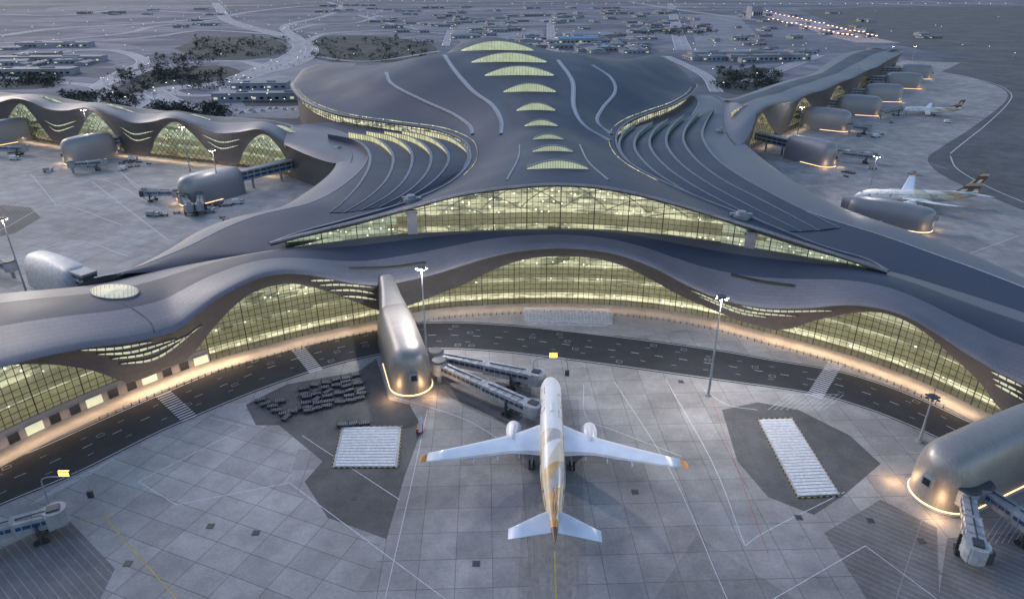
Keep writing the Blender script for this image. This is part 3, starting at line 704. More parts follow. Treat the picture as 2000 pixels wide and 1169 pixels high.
# ================================================================ GATEHOUSES
def gatehouse(S,E,w=6.4,zt=13.5,zs=8.0,link='tube',plen=24,lw=2.8,lz=(6,12),light=1200,label=None,skin='podf',glow=True):
    S=Vector((S[0],S[1],0)); E=Vector((E[0],E[1],0)); d=(E-S); L=d.length; d.normalize(); n=Vector((-d.y,d.x,0))
    th=empty("gatehouse",E,label or "bulbous grey metal gatehouse standing on the apron","gatehouse","gatehouses along the terminal piers")
    def ring(c,wd,top_,bot,m=20,pw=.62):
        out=[]
        for i in range(m+1):
            a=math.pi*i/m; x=math.cos(a); y=max(0,math.sin(a))
            out.append(c+n*(wd*math.copysign(abs(x)**pw,x))+Vector((0,0,bot+(top_-bot)*y**pw)))
        return out
    rows=[]; cl=max(L-plen,0)
    c0=S+d*cl
    for i in range(9):
        th_=math.pi/2*(1-i/9); cc=max(0,math.cos(th_))
        rows.append(ring(c0+d*(w-w*math.sin(th_)),max(.05,w*cc**.8),zs+(zt-zs)*cc**.6,0))
    for k in range(1,8):
        rows.append(ring((c0+d*w).lerp(E,k/8),w,zt+ .5*math.sin(math.pi*k/8),0))
    for i in range(13):
        th_=math.pi/2*i/12; cc=max(0,math.cos(th_))
        rows.append(ring(E+d*(w*math.sin(th_)),max(.02,w*cc),zs+(zt-zs)*cc**.7,0))
    o=grid("gatehouse_body",rows,[M[skin]]); wparent(o,th)
    if link=='tube':
        rr=[ring(S.lerp(c0+d*w*.8,k/10),lw+(w*.85-lw)*(k/10)**1.5,lz[1]+ (zt-lz[1])*(k/10)**1.2,lz[0]-.8*(k/10),pw=.6) for k in range(11)]
        q=grid("link_bridge",rr,[M[skin]]); wparent(q,th)
    else:
        b=B(); a=S; c=c0+d*w*.6; 
        for z,h,mi,ww in ((lz[0]+.5,1.0,0,lw*2),(lz[0]+1.7,1.4,1,lw*2-.3),(lz[0]+2.9,1.0,0,lw*2),(lz[0]+4.1,1.4,2,lw*2-.3),(lz[0]+5.2,.9,0,lw*2+.2)):
            b.beam(a+Vector((0,0,z)),c+Vector((0,0,z)),ww,h,mi)
        m=int((c-a).length/4)
        for i in range(m):
            p=a.lerp(c,(i+.5)/m); 
            for sgn in (-1,1):
                q=p+n*(sgn*lw); b.box((q.x,q.y,lz[0]+2.9),(.3,.3,5.4),0)
        for t in (.3,.75):
            p=a.lerp(c,t); b.cyl(p,p+Vector((0,0,lz[0])),.7,.7,10,0)
        q=b.obj("link_bridge",[M['grey'],M['blue'],M['dgrey']]); wparent(q,th)
    A_=[math.pi*i/16 for i in range(17)]
    back_=E-d*(plen*.45)
    def loop(r): return [back_+n*r]+[E+d*(r*math.sin(a))+n*(r*math.cos(a)) for a in A_]+[back_-n*r]
    p0,p1,p2=loop(w+.9),loop(w+.9),loop(w+.35); m=len(p0); b=B()
    vs=[p+Vector((0,0,0)) for p in p0]+[p+Vector((0,0,.3)) for p in p1]+[p+Vector((0,0,.31)) for p in p2]
    b.add(vs,[(i,i+1,m+i+1,m+i) for i in range(m-1)]+[(m+i,m+i+1,2*m+i+1,2*m+i) for i in range(m-1)])
    q=b.obj("plinth",[M['trim']]); wparent(q,th)
    if glow and light:
        p3=loop(w+.3); p4=loop(w+.12); b=B(); vs=[p+Vector((0,0,.35)) for p in p3]+[p+Vector((0,0,.62)) for p in p4]
        b.add(vs,[(i,i+1,m+i+1,m+i) for i in range(m-1)]); q=b.obj("base_light",[M['base']]); wparent(q,th)
    b=B(); fr=E+d*(w+.05)
    b.box((fr.x,fr.y,6.6),(2.0,2.4,2.4),0,rz=math.atan2(d.y,d.x)); b.box((fr.x,fr.y,6.6),(2.3,1.6,1.7),1,rz=math.atan2(d.y,d.x))
    q=b.obj("bridge_door",[M['grey'],M['win']]); wparent(q,th)
    if light:
        for a_ in (.5,-.9): dd=d*math.cos(a_)+n*math.sin(a_); plight(E+dd*(w+3.0)+Vector((0,0,2.4)),light*.7,r=1.2,parent=th)
    return th,E+d*w,d
gatehouse(G(762,630),G(803,752),w=6.1,link='tube',plen=32,lw=3.3,lz=(7,18.3),zt=14,light=1400,skin='pod')
gatehouse(G(2090,850),G(1838,965),w=6.7,link='tube',plen=46,lw=4,lz=(6,14),zt=14.3,zs=8.5,light=1400,skin='pod')
gatehouse(G(585,345),G(378,397),link='box',plen=30,light=900,zt=15)
gatehouse(G(300,285),G(148,318),link='box',plen=28,light=900,zt=16)
gatehouse(G(120,260),G(-10,283),link='box',plen=28,light=600,zt=16)
gatehouse(G(190,590),G(92,550),w=6.0,link='box',plen=30,light=0,zt=12.5,skin='bridge')
gatehouse(G(1475,290),G(1610,323),link='box',plen=30,light=900,zt=15)
gatehouse(G(1640,420),G(1790,447),link='tube',plen=32,light=500,zt=11,lz=(5,10))
for a,b_,c,d_ in ((1530,243,1640,255),(1590,218,1702,225),(1635,196,1745,198),(1680,168,1785,173),(1715,150,1806,154)): gatehouse(G(a,b_),G(c,d_),link='box',plen=30,light=500,zt=16,w=6.8)
# ================================================================ JET BRIDGES
def jetbridge(A,Bp,z0=5.2,z1=4.4,m='grey',stripe='dgrey',cab=1.0):
    A=Vector((A[0],A[1],0)); Bp=Vector((Bp[0],Bp[1],0)); L=(Bp-A).length; ang=math.atan2((Bp-A).y,(Bp-A).x)
    th=empty("jet_bridge",A,"grey telescopic passenger boarding bridge on wheeled supports","jet bridge","boarding bridges at the stands",rot=ang)
    b=B(); b.cyl((0,0,0),(0,0,z0-2),.7,.7,14); b.obj("support_column",[M['grey']],th)
    b=B(); b.cyl((0,0,z0-2),(0,0,z0+1.9),2.3,2.3,18); b.cyl((0,0,z0+1.9),(0,0,z0+2.3),2.5,2.0,18,1); b.obj("rotunda",[M[m],M['dgrey']],th)
    def tun(x0,x1,w,h,name):
        b=B(); za=z0+(z1-z0)*x0/L; zb=z0+(z1-z0)*x1/L
        b.beam((x0,0,za),(x1,0,zb),w,h,0)
        for s in (-1,1):
            b.beam((x0+.6,s*(w/2+.02),za+.25),(x1-.4,s*(w/2+.02),zb+.25),.08,.9,1)
            k=int((x1-x0)/1.6)
            for i in range(k+1):
                x=x0+(x1-x0)*i/k; b.box((x,s*(w/2+.05),za+(zb-za)*i/k),(.16,.12,h+.1),0)
        k=int((x1-x0)/2.5)
        for i in range(k+1):
            x=x0+(x1-x0)*i/k; b.box((x,0,za+(zb-za)*i/k+h/2+.08),(.2,w+.1,.16),0)
        b.box(((x0+x1)/2,0,(za+zb)/2+h/2+.35),((x1-x0)*.8,.25,.25),2)
        b.obj(name,[M[m],M[stripe],M['dgrey']],th)
    tun(1.5,L*.5,2.6,2.7,"outer_tunnel"); tun(L*.48,L*.9,3.2,3.1,"inner_tunnel")
    b=B()
    b.box((L*.94,0,z1+.1),(3.6,4.0,3.6),0,rz=.25); b.cyl((L*.96,0,z1-1.6),(L*.96,0,z1+2.1),2.3,2.3,16,0); b.box((L*.98,1.2,z1-.1),(2.2,3.2,3.0),1,rz=.5); b.box((L*.95,0,z1+2.2),(2.4,2,.5),1)
    b.obj("cabin",[M[m],M['dgrey']],th)
    b=B(); x=L*.74; zz=z0+(z1-z0)*.74-1.6
    for s in (-1,1): b.box((x,s*2.2,zz/2+.8),(.5,.5,zz+1.8)); b.cyl((x-.9,s*2.2-.25,.6),(x-.9,s*2.2+.25,.6),.6,.6,12,1); b.cyl((x+.9,s*2.2-.25,.6),(x+.9,s*2.2+.25,.6),.6,.6,12,1)
    b.box((x,0,.9),(1.2,4.6,.4)); b.box((x,0,zz-.2),(.8,4.9,.4)); b.obj("drive_bogie",[M['dgrey'],M['blk']],th)
    b=B()
    for i in range(12): b.box((L*.9+.0-i*.34,2.6,z1-1.7-i*.22),(.34,1,.06))
    b.beam((L*.9,3.1,z1-.9),(L*.9-4.1,3.1,z1-3.5),.06,.06); b.beam((L*.9,2.1,z1-.9),(L*.9-4.1,2.1,z1-3.5),.06,.06)
    b.obj("service_stair",[M['grey']],th)
    return th
jetbridge(G(852,703,4),G(1058,742,4),m='bridge')
jetbridge(G(858,722,4),G(1052,806,4),m='bridge')
jetbridge(G(1885,975,4),G(1905,1085,4),m='bridge',stripe='blue')
jetbridge(G(1912,965,4),G(2060,1060,4),m='grey',stripe='blue')
jetbridge(G(-60,1060,4),G(118,1008,4),m='grey',stripe='blue')
jetbridge(G(345,378,5),G(278,374,5),stripe='blue'); jetbridge(G(360,392,4),G(372,412,3)); jetbridge(G(392,388,4),G(392,410,3))
jetbridge(G(140,325,4),G(205,318,4),stripe='blue'); jetbridge(G(-10,290,5),G(50,288,5),stripe='blue')
jetbridge(G(1638,300,5),G(1712,305,5),stripe='blue'); jetbridge(G(1660,248,5),G(1700,250,5),stripe='blue'); jetbridge(G(1722,222,5),G(1762,212,5)); 
jetbridge(G(20,520,5),G(-60,500,5))
# ================================================================ AIRCRAFT
def prof(y):
    r=2.95
    if y<9: r=2.95*math.sin(math.pi/2*min(1,(y/9)))**.62
    if y>42: r=2.95*(1-((y-42)/24.6)**1.55)
    zc=5.2
    if y<9: zc=5.2-.9*(1-y/9)**2
    if y>42: zc=5.2+1.9*((y-42)/24)**1.3
    return max(r,.12),zc
def airliner(loc,rot,label,letters=True,fin=('gold','brown','orange','lgrey'),pal=(1,2,2,3,1,5,0,2,1)):
    th=empty("airliner",loc,label,"airplane",None,rot)
    NY,NT=200,56; rows=[]
    for i in range(NY+1):
        y=66*((i/NY)**1.25); r,zc=prof(max(.02,y))
        rows.append([Vector((r*math.sin(2*math.pi*j/NT),-y,zc+r*1.03*math.cos(2*math.pi*j/NT))) for j in range(NT+1)])
    rnd=random.Random(12); cells={}
    v=[];f=[];mi=[]
    for r in rows: v+=r
    for i in range(NY):
        for j in range(NT):
            f.append((i*(NT+1)+j,(i+1)*(NT+1)+j,(i+1)*(NT+1)+j+1,i*(NT+1)+j+1))
            y=-(rows[i][j].y+rows[i+1][j].y)/2; a=(j+.5)/NT
            if a>.5:a=a-1
            x=abs(a*18.5)
            m=0
            if x>1.2 and y>22+ (6-x)*2.2: m=1
            if y>29:
                gx=a*18.5; s=8.5; c1=math.floor((y+gx*.75)/s); c2=math.floor((gx+2.4)/4.8); c3=1 if ((y+gx*.75)/s-c1)+((gx+2.4)/4.8-c2)>1 else 0
                key=(c1,c2,c3)
                if key not in cells: cells[key]=rnd.choice(pal if y>40 else (0,1,5,1,1))
                m=cells[key]
                if y>60: m=4 if y>62 else 3
            mi.append(m)
    mkobj("fuselage",v,f,[M['plane'],M['cream'],M['gold'],M['orange'],M['brown'],M['lgrey']],mi,th,True)
    def surf(name,st,mats,mfn=None,parent=th,vertical=False):
        sec=[]
        for (x,le,te,z,tk) in st:
            ring=[]; ch=te-le; n=9
            pts=[]
            for i in range(n+1):
                t=i/n; t2=t*t*(3-2*t); h=tk*ch*(2.0*math.sqrt(max(t2,0))*(1-t2)+.02)*.9; pts.append((t2,h))
            for t2,h in pts: ring.append((t2,h))
            for t2,h in pts[::-1][1:-1]: ring.append((t2,-h*.6))
            sec.append([Vector((x,-(le+t2*ch),z+h)) if not vertical else Vector((h*(.8 if h<0 else .8),-(le+t2*ch),z)) for t2,h in ring])
        vv=[];ff=[];mm=[]; m=len(sec[0])
        for s in sec: vv+=s
        for i in range(len(sec)-1):
            for j in range(m):
                ff.append((i*m+j,i*m+(j+1)%m,(i+1)*m+(j+1)%m,(i+1)*m+j)); mm.append(mfn(i,j) if mfn else 0)
        ff.append(tuple((len(sec)-1)*m+j for j in range(m))); mm.append(mm[-1])
        return mkobj(name,vv,ff,mats,mm,parent,True)
    for s in (-1,1):
        surf("wing",[(s*1.5,21.5,36,4.2,.06),(s*3,22.5,35.2,4.4,.06),(s*6,25,35.2,4.7,.055),(s*10,28,35.6,5.1,.05),(s*15,31,37.5,5.7,.045),(s*20,34.2,39.6,6.5,.04),(s*25,37.4,41.8,7.4,.04),(s*29.0,40.3,43.5,8.4,.04)],[M['wing'],M['plane'],M['lgrey']],lambda i,j: 1 if j in(0,1,15,16) else (2 if j==7 else 0))
        surf("wing_tip",[(s*29.02,40.3,43.5,8.4,.04),(s*29.7,41.3,44.1,8.7,.04),(s*30.4,42.6,44.5,9.0,.04)],[M['orange']])
        b=B()
        for x,y,z in ((8,34.5,4.4),(13,36.2,5.0),(18.5,38.4,5.8)):
            b.cyl((s*x,-(y-3),z-.1),(s*x,-(y+1.8),z-.1),.35,.12,8)
        b.obj("flap_fairings",[M['wing']],th)
        surf("tailplane",[(s*.6,56.5,63.2,7.0,.05),(s*3,58.1,63.9,7.2,.05),(s*6.5,60.9,65.1,7.5,.045),(s*9.3,63.1,66.1,7.8,.04)],[M['wing']])
        e=B(); nx,ny,nz=s*9.7,-24.2,2.9
        prof2=[(-2.9,1.62),(-2.7,1.82),(-1.6,1.98),(0,1.95),(2,1.7),(3.2,1.35)]
        vs=[];k=24
        for yy,rr in prof2:
            for i in range(k): vs.append((nx+rr*math.sin(2*math.pi*i/k),ny-yy,nz+rr*math.cos(2*math.pi*i/k)))
        e.add(vs,[(a*k+i,a*k+(i+1)%k,(a+1)*k+(i+1)%k,(a+1)*k+i) for a in range(5) for i in range(k)])
        e.cyl((nx,ny-3.2,nz),(nx,ny-5,nz),.8,.15,14,1)
        e.cyl((nx,ny+2.6,nz),(nx,ny+2.2,nz),1.55,1.55,20,1)
        e.beam((nx,ny+1,nz+1.9),(nx,ny-6,nz+2.3),.5,1.0,0)
        e.obj("engine",[M['plane'],M['dgrey']],th,True)
        g=B()
        for dy in (-.8,.8):
            for dx in (-.55,.55): g.cyl((s*4.9+dx-.2,-34+dy,.65),(s*4.9+dx+.2,-34+dy,.65),.65,.65,14,1)
        g.cyl((s*4.9,-34,.6),(s*4.5,-34,4.2),.22,.28,10,0); g.beam((s*4.9,-33.1,.65),(s*4.9,-34.9,.65),.3,.3,0)
        g.obj("landing_gear",[M['grey'],M['blk']],th)
        b=B()
        for i in range(60):
            y=9+i*.78
            if 28<y<29.5: continue
            r,zc=prof(y); a=R(68)
            b.box((s*(r*math.sin(a)+.01),-y,zc+r*math.cos(a)),(.08,.28,.42))
        b.obj("window_row",[M['win']],th)
        b=B()
        for y in (6.5,17,40,50):
            r,zc=prof(y); a=R(76); b.box((s*(r*math.sin(a)+.03),-y,zc+r*math.cos(a)-.3),(.1,1.05,1.9)); b.box((s*(r*math.sin(a)+.06),-y,zc+r*math.cos(a)+.1),(.1,.25,.35),1)
        b.obj("door",[M['lgrey'],M['win']],th)
    g=B(); g.cyl((-.35,-6,.5),(-.05,-6,.5),.5,.5,12,1); g.cyl((.05,-6,.5),(.35,-6,.5),.5,.5,12,1); g.cyl((0,-6,.5),(0,-6,3),.15,.18,8,0); g.obj("landing_gear",[M['grey'],M['blk']],th)
    surf("tail_fin",[(0,50.5,62,8.0,.07),(0,52.5,62.4,9.3,.065),(0,54.5,63,11,.06),(0,56.5,63.7,12.6,.055),(0,58.5,64.4,14.4,.05),(0,60.2,65,16.2,.05),(0,61.5,65.4,17.4,.04)],[M[x] for x in fin],lambda i,j:[1,2,1,0,3,1][(i*5+(j if j<9 else 17-j)//2*3)%6],vertical=True)
    b=B()
    for sx in (-1,1):
        for t0,t1 in ((.05,.38),(.42,.8)):
            vs=[]
            for t,yy in ((t0,2.6),(t1,3.1),(t1,3.9),(t0,3.5)):
                r,zc=prof(yy); a=t*1.1*sx; vs.append((r*1.01*math.sin(a),-yy,zc+r*1.05*math.cos(a)))
            b.add(vs,[(0,1,2,3)])
    b.obj("cockpit_window",[M['win']],th)
    b=B(); b.cyl((0,-18,8.1),(0,-22,8.1),.55,.5,12,0); b.obj("antenna",[M['plane']],th)
    bf=B(); vs=[];k=20
    for i in range(11):
        y=20+18*i/10; rr=max(0,math.sin(math.pi*i/10))**.4
        for j in range(k): vs.append((3.4*rr*math.sin(2*math.pi*j/k),-y,3.6+1.9*rr*math.cos(2*math.pi*j/k)))
    bf.add(vs,[(a*k+i,a*k+(i+1)%k,(a+1)*k+(i+1)%k,(a+1)*k+i) for a in range(10) for i in range(k)]); bf.obj("belly_fairing",[M['plane']],th,True)
    if letters:
        for s in (-1,1):
            cu=bpy.data.curves.new("txt",'FONT'); cu.body="ETIHAD"; cu.size=3.0; cu.extrude=.02; cu.space_character=1.15
            to=bpy.data.objects.new("txt",cu); col.objects.link(to); bpy.context.view_layer.update()
            me=bpy.data.meshes.new_from_object(to.evaluated_get(bpy.context.evaluated_depsgraph_get())); bpy.data.objects.remove(to)
            for vv in me.vertices:
                t,h=vv.co.x,vv.co.y
                y=(9.5+t) if s<0 else (24-t)
                a=R(74)-(h/3.0)
                vv.co=Vector((s*(3.0*math.sin(a)),-y,5.2+3.06*math.cos(a)))
            me.materials.clear(); me.materials.append(M['gold'])
            o=bpy.data.objects.new("lettering",me); col.objects.link(o); o.parent=th
    return th
nose=G(1075,735,5); a1=airliner((nose.x,nose.y,0),R(-2.2),"white and gold airliner with faceted tail livery parked at the gate")
n2=G(1668,384,4); a2=airliner((n2.x,n2.y,0),R(86),"white airliner with beige and brown patterned fin at the stand",fin=('cream','brown','gold','lgrey'),pal=(5,5,1,5,0,2))
n3=G(1760,216,3); a3=copy_thing(a2,(n3.x,n3.y,0),R(82)); a3.scale=(.78,.78,.8); a3["label"]="smaller white airliner with patterned fin at a remote stand"
# ================================================================ MASTS & SIGNS
def mast(u,v,h,light=0):
    p=G(u,v); th=empty("light_mast",p,"tall grey apron floodlight mast with ring of lamps","floodlight mast","apron floodlight masts")
    b=B(); b.cyl((0,0,.5),(0,0,h),.38,.16,12); b.obj("pole",[M['grey']],th)
    b=B(); b.cyl((0,0,0),(0,0,.6),1.0,.9,12); b.obj("footing",[M['trim']],th)
    b=B(); b.cyl((0,0,h-.4),(0,0,h),1.2,1.2,14); b.cyl((0,0,h),(0,0,h+1.6),.06,.04,6); b.obj("lamp_ring",[M['dgrey']],th)
    b=B()
    for i in range(6):
        a=2*math.pi*i/6; b.box((1.5*math.cos(a),1.5*math.sin(a),h-.5),(.7,.5,.3),0,rz=a)
        b.box((1.5*math.cos(a),1.5*math.sin(a),h-.72),(.55,.4,.12),1,rz=a)
    b.obj("floodlight",[M['dgrey'],M['lamp'] if light else M['trim']],th)
    b=B(); b.box((0,0,h+1.7),(.3,.3,.3)); b.obj("beacon",[M['red']],th)
    if light:
        plight((p.x,p.y,h-1.2),light,c=(1,.93,.85),r=.8,parent=th)
    return th
mast(833,690,30,light=52000); mast(1383,772,31.5,light=52000); mast(52,572,30,light=15000)
mast(372,335,28,light=15000); mast(432,388,27,light=9000); mast(1692,398,26,light=12000); mast(1556,272,24,light=9000)
mast(1795,862,14); mast(1615,205,24,light=6000); mast(1668,185,26,light=6000); mast(1722,165,24); mast(1738,125,24,light=6000); mast(1780,125,24,light=6000); mast(185,300,30,light=12000); mast(20,262,28,light=12000)
def standsign(u,v):
    p=G(u,v); th=empty("stand_sign",p,"curved steel post with lit yellow stand sign","sign","stand signs on the apron")
    b=B(); pts=[Vector((-5,0,0)),Vector((-5,0,6)),Vector((-4.3,0,7.5)),Vector((-2,0,8)),Vector((2,0,8)),Vector((4.3,0,7.5)),Vector((5,0,6)),Vector((5,0,3.5))]
    P=catmull(pts,4)
    for a,c in zip(P,P[1:]): b.cyl(a,c,.16,.16,8,caps=False)
    b.obj("post",[M['trim']],th)
    b=B(); b.box((0.8,0,8.9),(2.6,.5,1.4)); b.obj("sign_housing",[M['dgrey']],th)
    b=B(); b.box((0.8,-.27,8.9),(2.3,.06,1.1)); b.box((.8,0,9.63),(2.4,.4,.05)); b.obj("sign_panel",[M['sign']],th)
    b=B(); b.box((5,0,3),(1.2,.6,1.8)); b.obj("guidance_display",[M['dgrey']],th)
standsign(1074,745); standsign(140,985)
# ================================================================ GROUND
b=B(); b.add([(-9000,-300,0),(9000,-300,0),(9000,14000,0),(-9000,14000,0)],[(0,1,2,3)]); b.obj("ground",[M['ground']],kind="structure")
ap=gl([(-500,1500),(-700,700),(-500,262),(-260,222),(0,258),(250,296),(440,318),(620,352),(1445,300),(1520,262),(1640,202),(1715,150),(1760,118),(1860,122),(2100,130),(2400,300),(2600,1500)])
ap[0]=Vector((-260,20,0)); ap[-1]=Vector((260,20,0)); ap[-2]=Vector((800,300,0)); ap[1]=Vector((-500,120,0))
sheet("apron",ap,.02,M['conc'])
sheet("apron_concrete_area",gl([(-300,1169),(-250,1010),(0,992),(150,930),(300,855),(385,818),(450,790),(590,850),(560,950),(750,1070),(640,1250),(-100,1300)]),.03,M['conc2'])
sheet("left_apron_area",gl([(-300,560),(-300,270),(0,268),(260,305),(440,330),(560,350),(640,345),(600,372),(530,405),(440,430),(350,470),(240,530),(170,553),(0,572)]),.03,M['conc2'])
sheet("taxiway",catmull(gl([(1838,140),(1900,152),(1955,172),(1968,190),(1945,215),(1890,255),(1835,290),(1812,310),(1830,335),(1880,362),(1960,395),(2100,450)]),4)+gl([(2500,420),(2500,120),(1900,112)]),.03,M['asph2'])
ru=[(-200,1000),(-100,955),(0,905),(100,862),(200,817),(320,765),(450,711),(560,672),(650,651),(760,634),(870,628),(1000,634),(1200,655),(1400,682),(1500,700),(1640,724),(1760,762),(1890,820),(2050,900)]
rl=[(-200,1090),(-80,1028),(0,988),(150,925),(300,850),(380,815),(500,765),(620,723),(700,702),(780,687),(870,682),(1000,690),(1200,715),(1400,743),(1580,768),(1690,798),(1800,842),(1900,890),(2060,975)]
U=resample(catmull(gl(ru),5),140); Lr=resample(catmull(gl(rl),5),140)
grid("service_road",[[p+Vector((0,0,.04)) for p in Lr],[p+Vector((0,0,.04)) for p in U]],[M['asph']],kind="structure",smooth=False)
mk=B()
def mix(t): return [a.lerp(c,t) for a,c in zip(Lr,U)]
for t in (.04,.96): rib(mk,mix(t),.25,.05)
rib(mk,mix(.5),.18,.05,dash=(2.5,5)); rib(mk,mix(.28),.12,.05,dash=(1.5,8)); rib(mk,mix(.72),.12,.05,dash=(1.5,8))
random.seed(5)
for i in range(34):
    k=random.randint(2,136); t=random.choice((.16,.39,.61,.83)); a=Lr[k].lerp(U[k],t); d=(Lr[min(139,k+1)]-Lr[k-1]).normalized(); n=Vector((-d.y,d.x,0))
    w,h=.9,.6
    q=[a-d*w-n*h,a+d*w-n*h,a+d*w+n*h,a-d*w+n*h]; rib(mk,q+[q[0]],.10,.052)
def zebra(c0,c1,w=5,n=16):
    A=G(*c0);Bz=G(*c1); d=(Bz-A).normalized(); s=Vector((-d.y,d.x,0))
    for i in range(n):
        p=A.lerp(Bz,(i+.5)/n); rib(mk,[p-s*w/2,p+s*w/2],.5,.056)
zebra((572,668),(618,725),4.2,18); zebra((318,768),(372,818),4.2,14); zebra((1632,708),(1590,775),4.2,20)
def line(L,w=.22,m=0,dash=None,k=5,z=.045): rib(mk,catmull(gl(L),k) if len(L)>2 else gl(L),w,z,m,dash)
for L in ([(270,940),(480,833)],[(480,833),(410,815)],[(565,942),(870,1169)],[(345,985),(565,942)],[(270,940),(345,985)],[(590,850),(780,975)],
 [(835,800),(800,960),(752,1169)],[(1200,745),(1310,920),(1420,1169)],[(1300,740),(1390,900),(1455,1065)],[(1455,1065),(1500,1035),(1650,960)],[(1375,760),(1420,790),(1480,800)],
 [(1140,750),(1145,815),(1200,840),(1330,890)],[(1510,1169),(1690,1065)],[(1690,1065),(1830,1169)],[(1540,770),(1640,770)],[(770,775),(900,815),(980,860)]):
    line(L,.16)
for L in ([(205,1010),(345,1169)],[(1083,1075),(1086,1169)],[(1075,735),(1085,1060)],[(165,1022),(222,1002)]): line(L,.26,1)
line([(1390,780),(1500,1080)],.12,2)
def hatch(c,n,dx,dy,d,m=0,w=.1):
    for i in range(n): line([(c[0]+d[0]*i,c[1]+d[1]*i),(c[0]+d[0]*i+dx,c[1]+d[1]*i+dy)],w,m)
hatch((860,760),14,70,35,(10,5)); hatch((1960,1000),9,-40,60,(12,0))
hatch((60,985),12,60,-40,(10,-5)); hatch((1500,800),10,40,-30,(12,0))
hatch((0,400),16,20,12,(8,0)); hatch((20,470),10,70,-30,(10,2))
for L in ([(60,345),(200,350),(330,420)],[(0,450),(110,400),(240,440)],[(110,400),(60,340)],[(180,355),(330,470)],[(0,520),(140,470),(250,500)],[(230,330),(300,400)],[(430,440),(350,420),(240,340)]): line(L,.3)
for L in ([(1680,320),(1560,300)],[(1830,230),(1700,250)],[(1850,330),(1700,280)],[(1880,500),(1990,460)],[(1700,440),(2000,560)]): line(L,.3)
line([(1856,300),(1880,280),(1930,240),(1970,200),(1972,180),(1930,160),(1850,148)],.7,0,k=8)
line([(1856,305),(1870,330),(1930,365),(2000,395)],.7,0,k=8)
line([(1800,112),(1900,125),(2000,132)],1.0,1); line([(1780,60),(1900,85),(2000,100)],1.5,0)
mk.obj("apron_markings",[M['white'],M['yellow'],M['red']],kind="structure")
random.seed(31); tm=B()
for i in range(24):
    u=1083+random.gauss(0,24); pts=[(u+random.uniform(-5,5),random.uniform(950,1010)),(u+random.uniform(-10,10),1080),(u+random.uniform(-30,30),1200)]
    P=catmull(gl(pts),8); rib(tm,P,random.uniform(.3,.7),.039+.00005*i)
tm.obj("tyre_marks",[M['tyre']],kind="structure")
random.seed(77)
for u,v in ((692,972),(411,1027),(1700,1016),(1800,1056),(1010,770),(1330,745),(250,1100),(930,1100),(1560,1010),(1240,960),(500,1040)):
    p=G(u,v); b=B(); b.box((0,0,.05),(1.6,1.6,.06)); b.box((0,0,.09),(1.2,1.2,.03),1)
    o=b.obj("drain_cover",[M['asph2'],M['dgrey']]); o.location=p; top(o,"square dark metal pit cover set in the apron","drain cover","pit covers in the apron")
sheet("dark_patch",gl([(480,790),(560,750),(700,725),(735,700),(760,780),(800,790),(825,835),(790,930),(755,1052),(640,1010),(595,940),(630,900),(545,830),(500,830)]),.036,M['asph2'])
sheet("dark_patch_two",gl([(1410,800),(1480,785),(1560,800),(1660,850),(1720,905),(1650,965),(1590,1005),(1500,970),(1440,900)]),.036,M['asph2'])
sheet("dark_patch_three",gl([(0,400),(60,405),(80,425),(30,455),(0,462)]),.036,M['asph2'])
sheet("worn_patch",gl([(1360,1045),(1270,1180),(1600,1200)]),.034,M['asph3'])
sheet("worn_patch_two",gl([(1030,780),(1130,780),(1150,1180),(1010,1180)]),.034,M['asph3'])
sheet("worn_patch_three",gl([(1610,1040),(1720,975),(1830,1030),(1835,1180),(1700,1180)]),.034,M['asph4'])
sheet("worn_patch_four",gl([(-60,1100),(130,1010),(225,1110),(180,1200),(-60,1230)]),.034,M['asph4'])
sheet("worn_patch_five",gl([(862,720),(1040,740),(1035,800),(1000,835),(900,790)]),.034,M['asph4'])
sheet("worn_patch_six",gl([(1850,1050),(1990,1040),(2080,1180),(1830,1190)]),.034,M['asph4'])
P0=[CF.pt(d,0.1,0) for d in [CF.L*i/200 for i in range(201)]]; P1=[CF.pt(d,7.5,0) for d in [CF.L*i/200 for i in range(201)]]
z=Vector((0,0,.14))
grid("pavement",[[p+Vector((0,0,.02)) for p in P1],[p+z for p in P1],[p+z for p in P0]],[M['conc3']],kind="structure",smooth=False)
sheet("forecourt",catmull(gl([(850,604),(980,598),(1090,597),(1250,603),(1350,617),(1420,634),(1350,640),(1240,657),(1100,645),(960,628),(870,618)]),3),.05,M['conc3'])
b=B(); b.cyl((0,0,.1),(0,0,1.1),.16,.14,8,0); b.cyl((0,0,.75),(0,0,.95),.18,.18,8,1); b.cyl((0,0,1.1),(0,0,1.2),.14,.06,8,0)
bo=b.obj("bollard",[M['dgrey'],M['white']]); top(bo,"short dark bollard with white band beside the pavement","bollard","bollards along the terminal pavement")
bp_=[CF.pt(CF.L*(.12+.76*i/130),8.6,.02) for i in range(131)]; bo.location=bp_[0]
for p in bp_[1:]: copy_thing(bo,p)
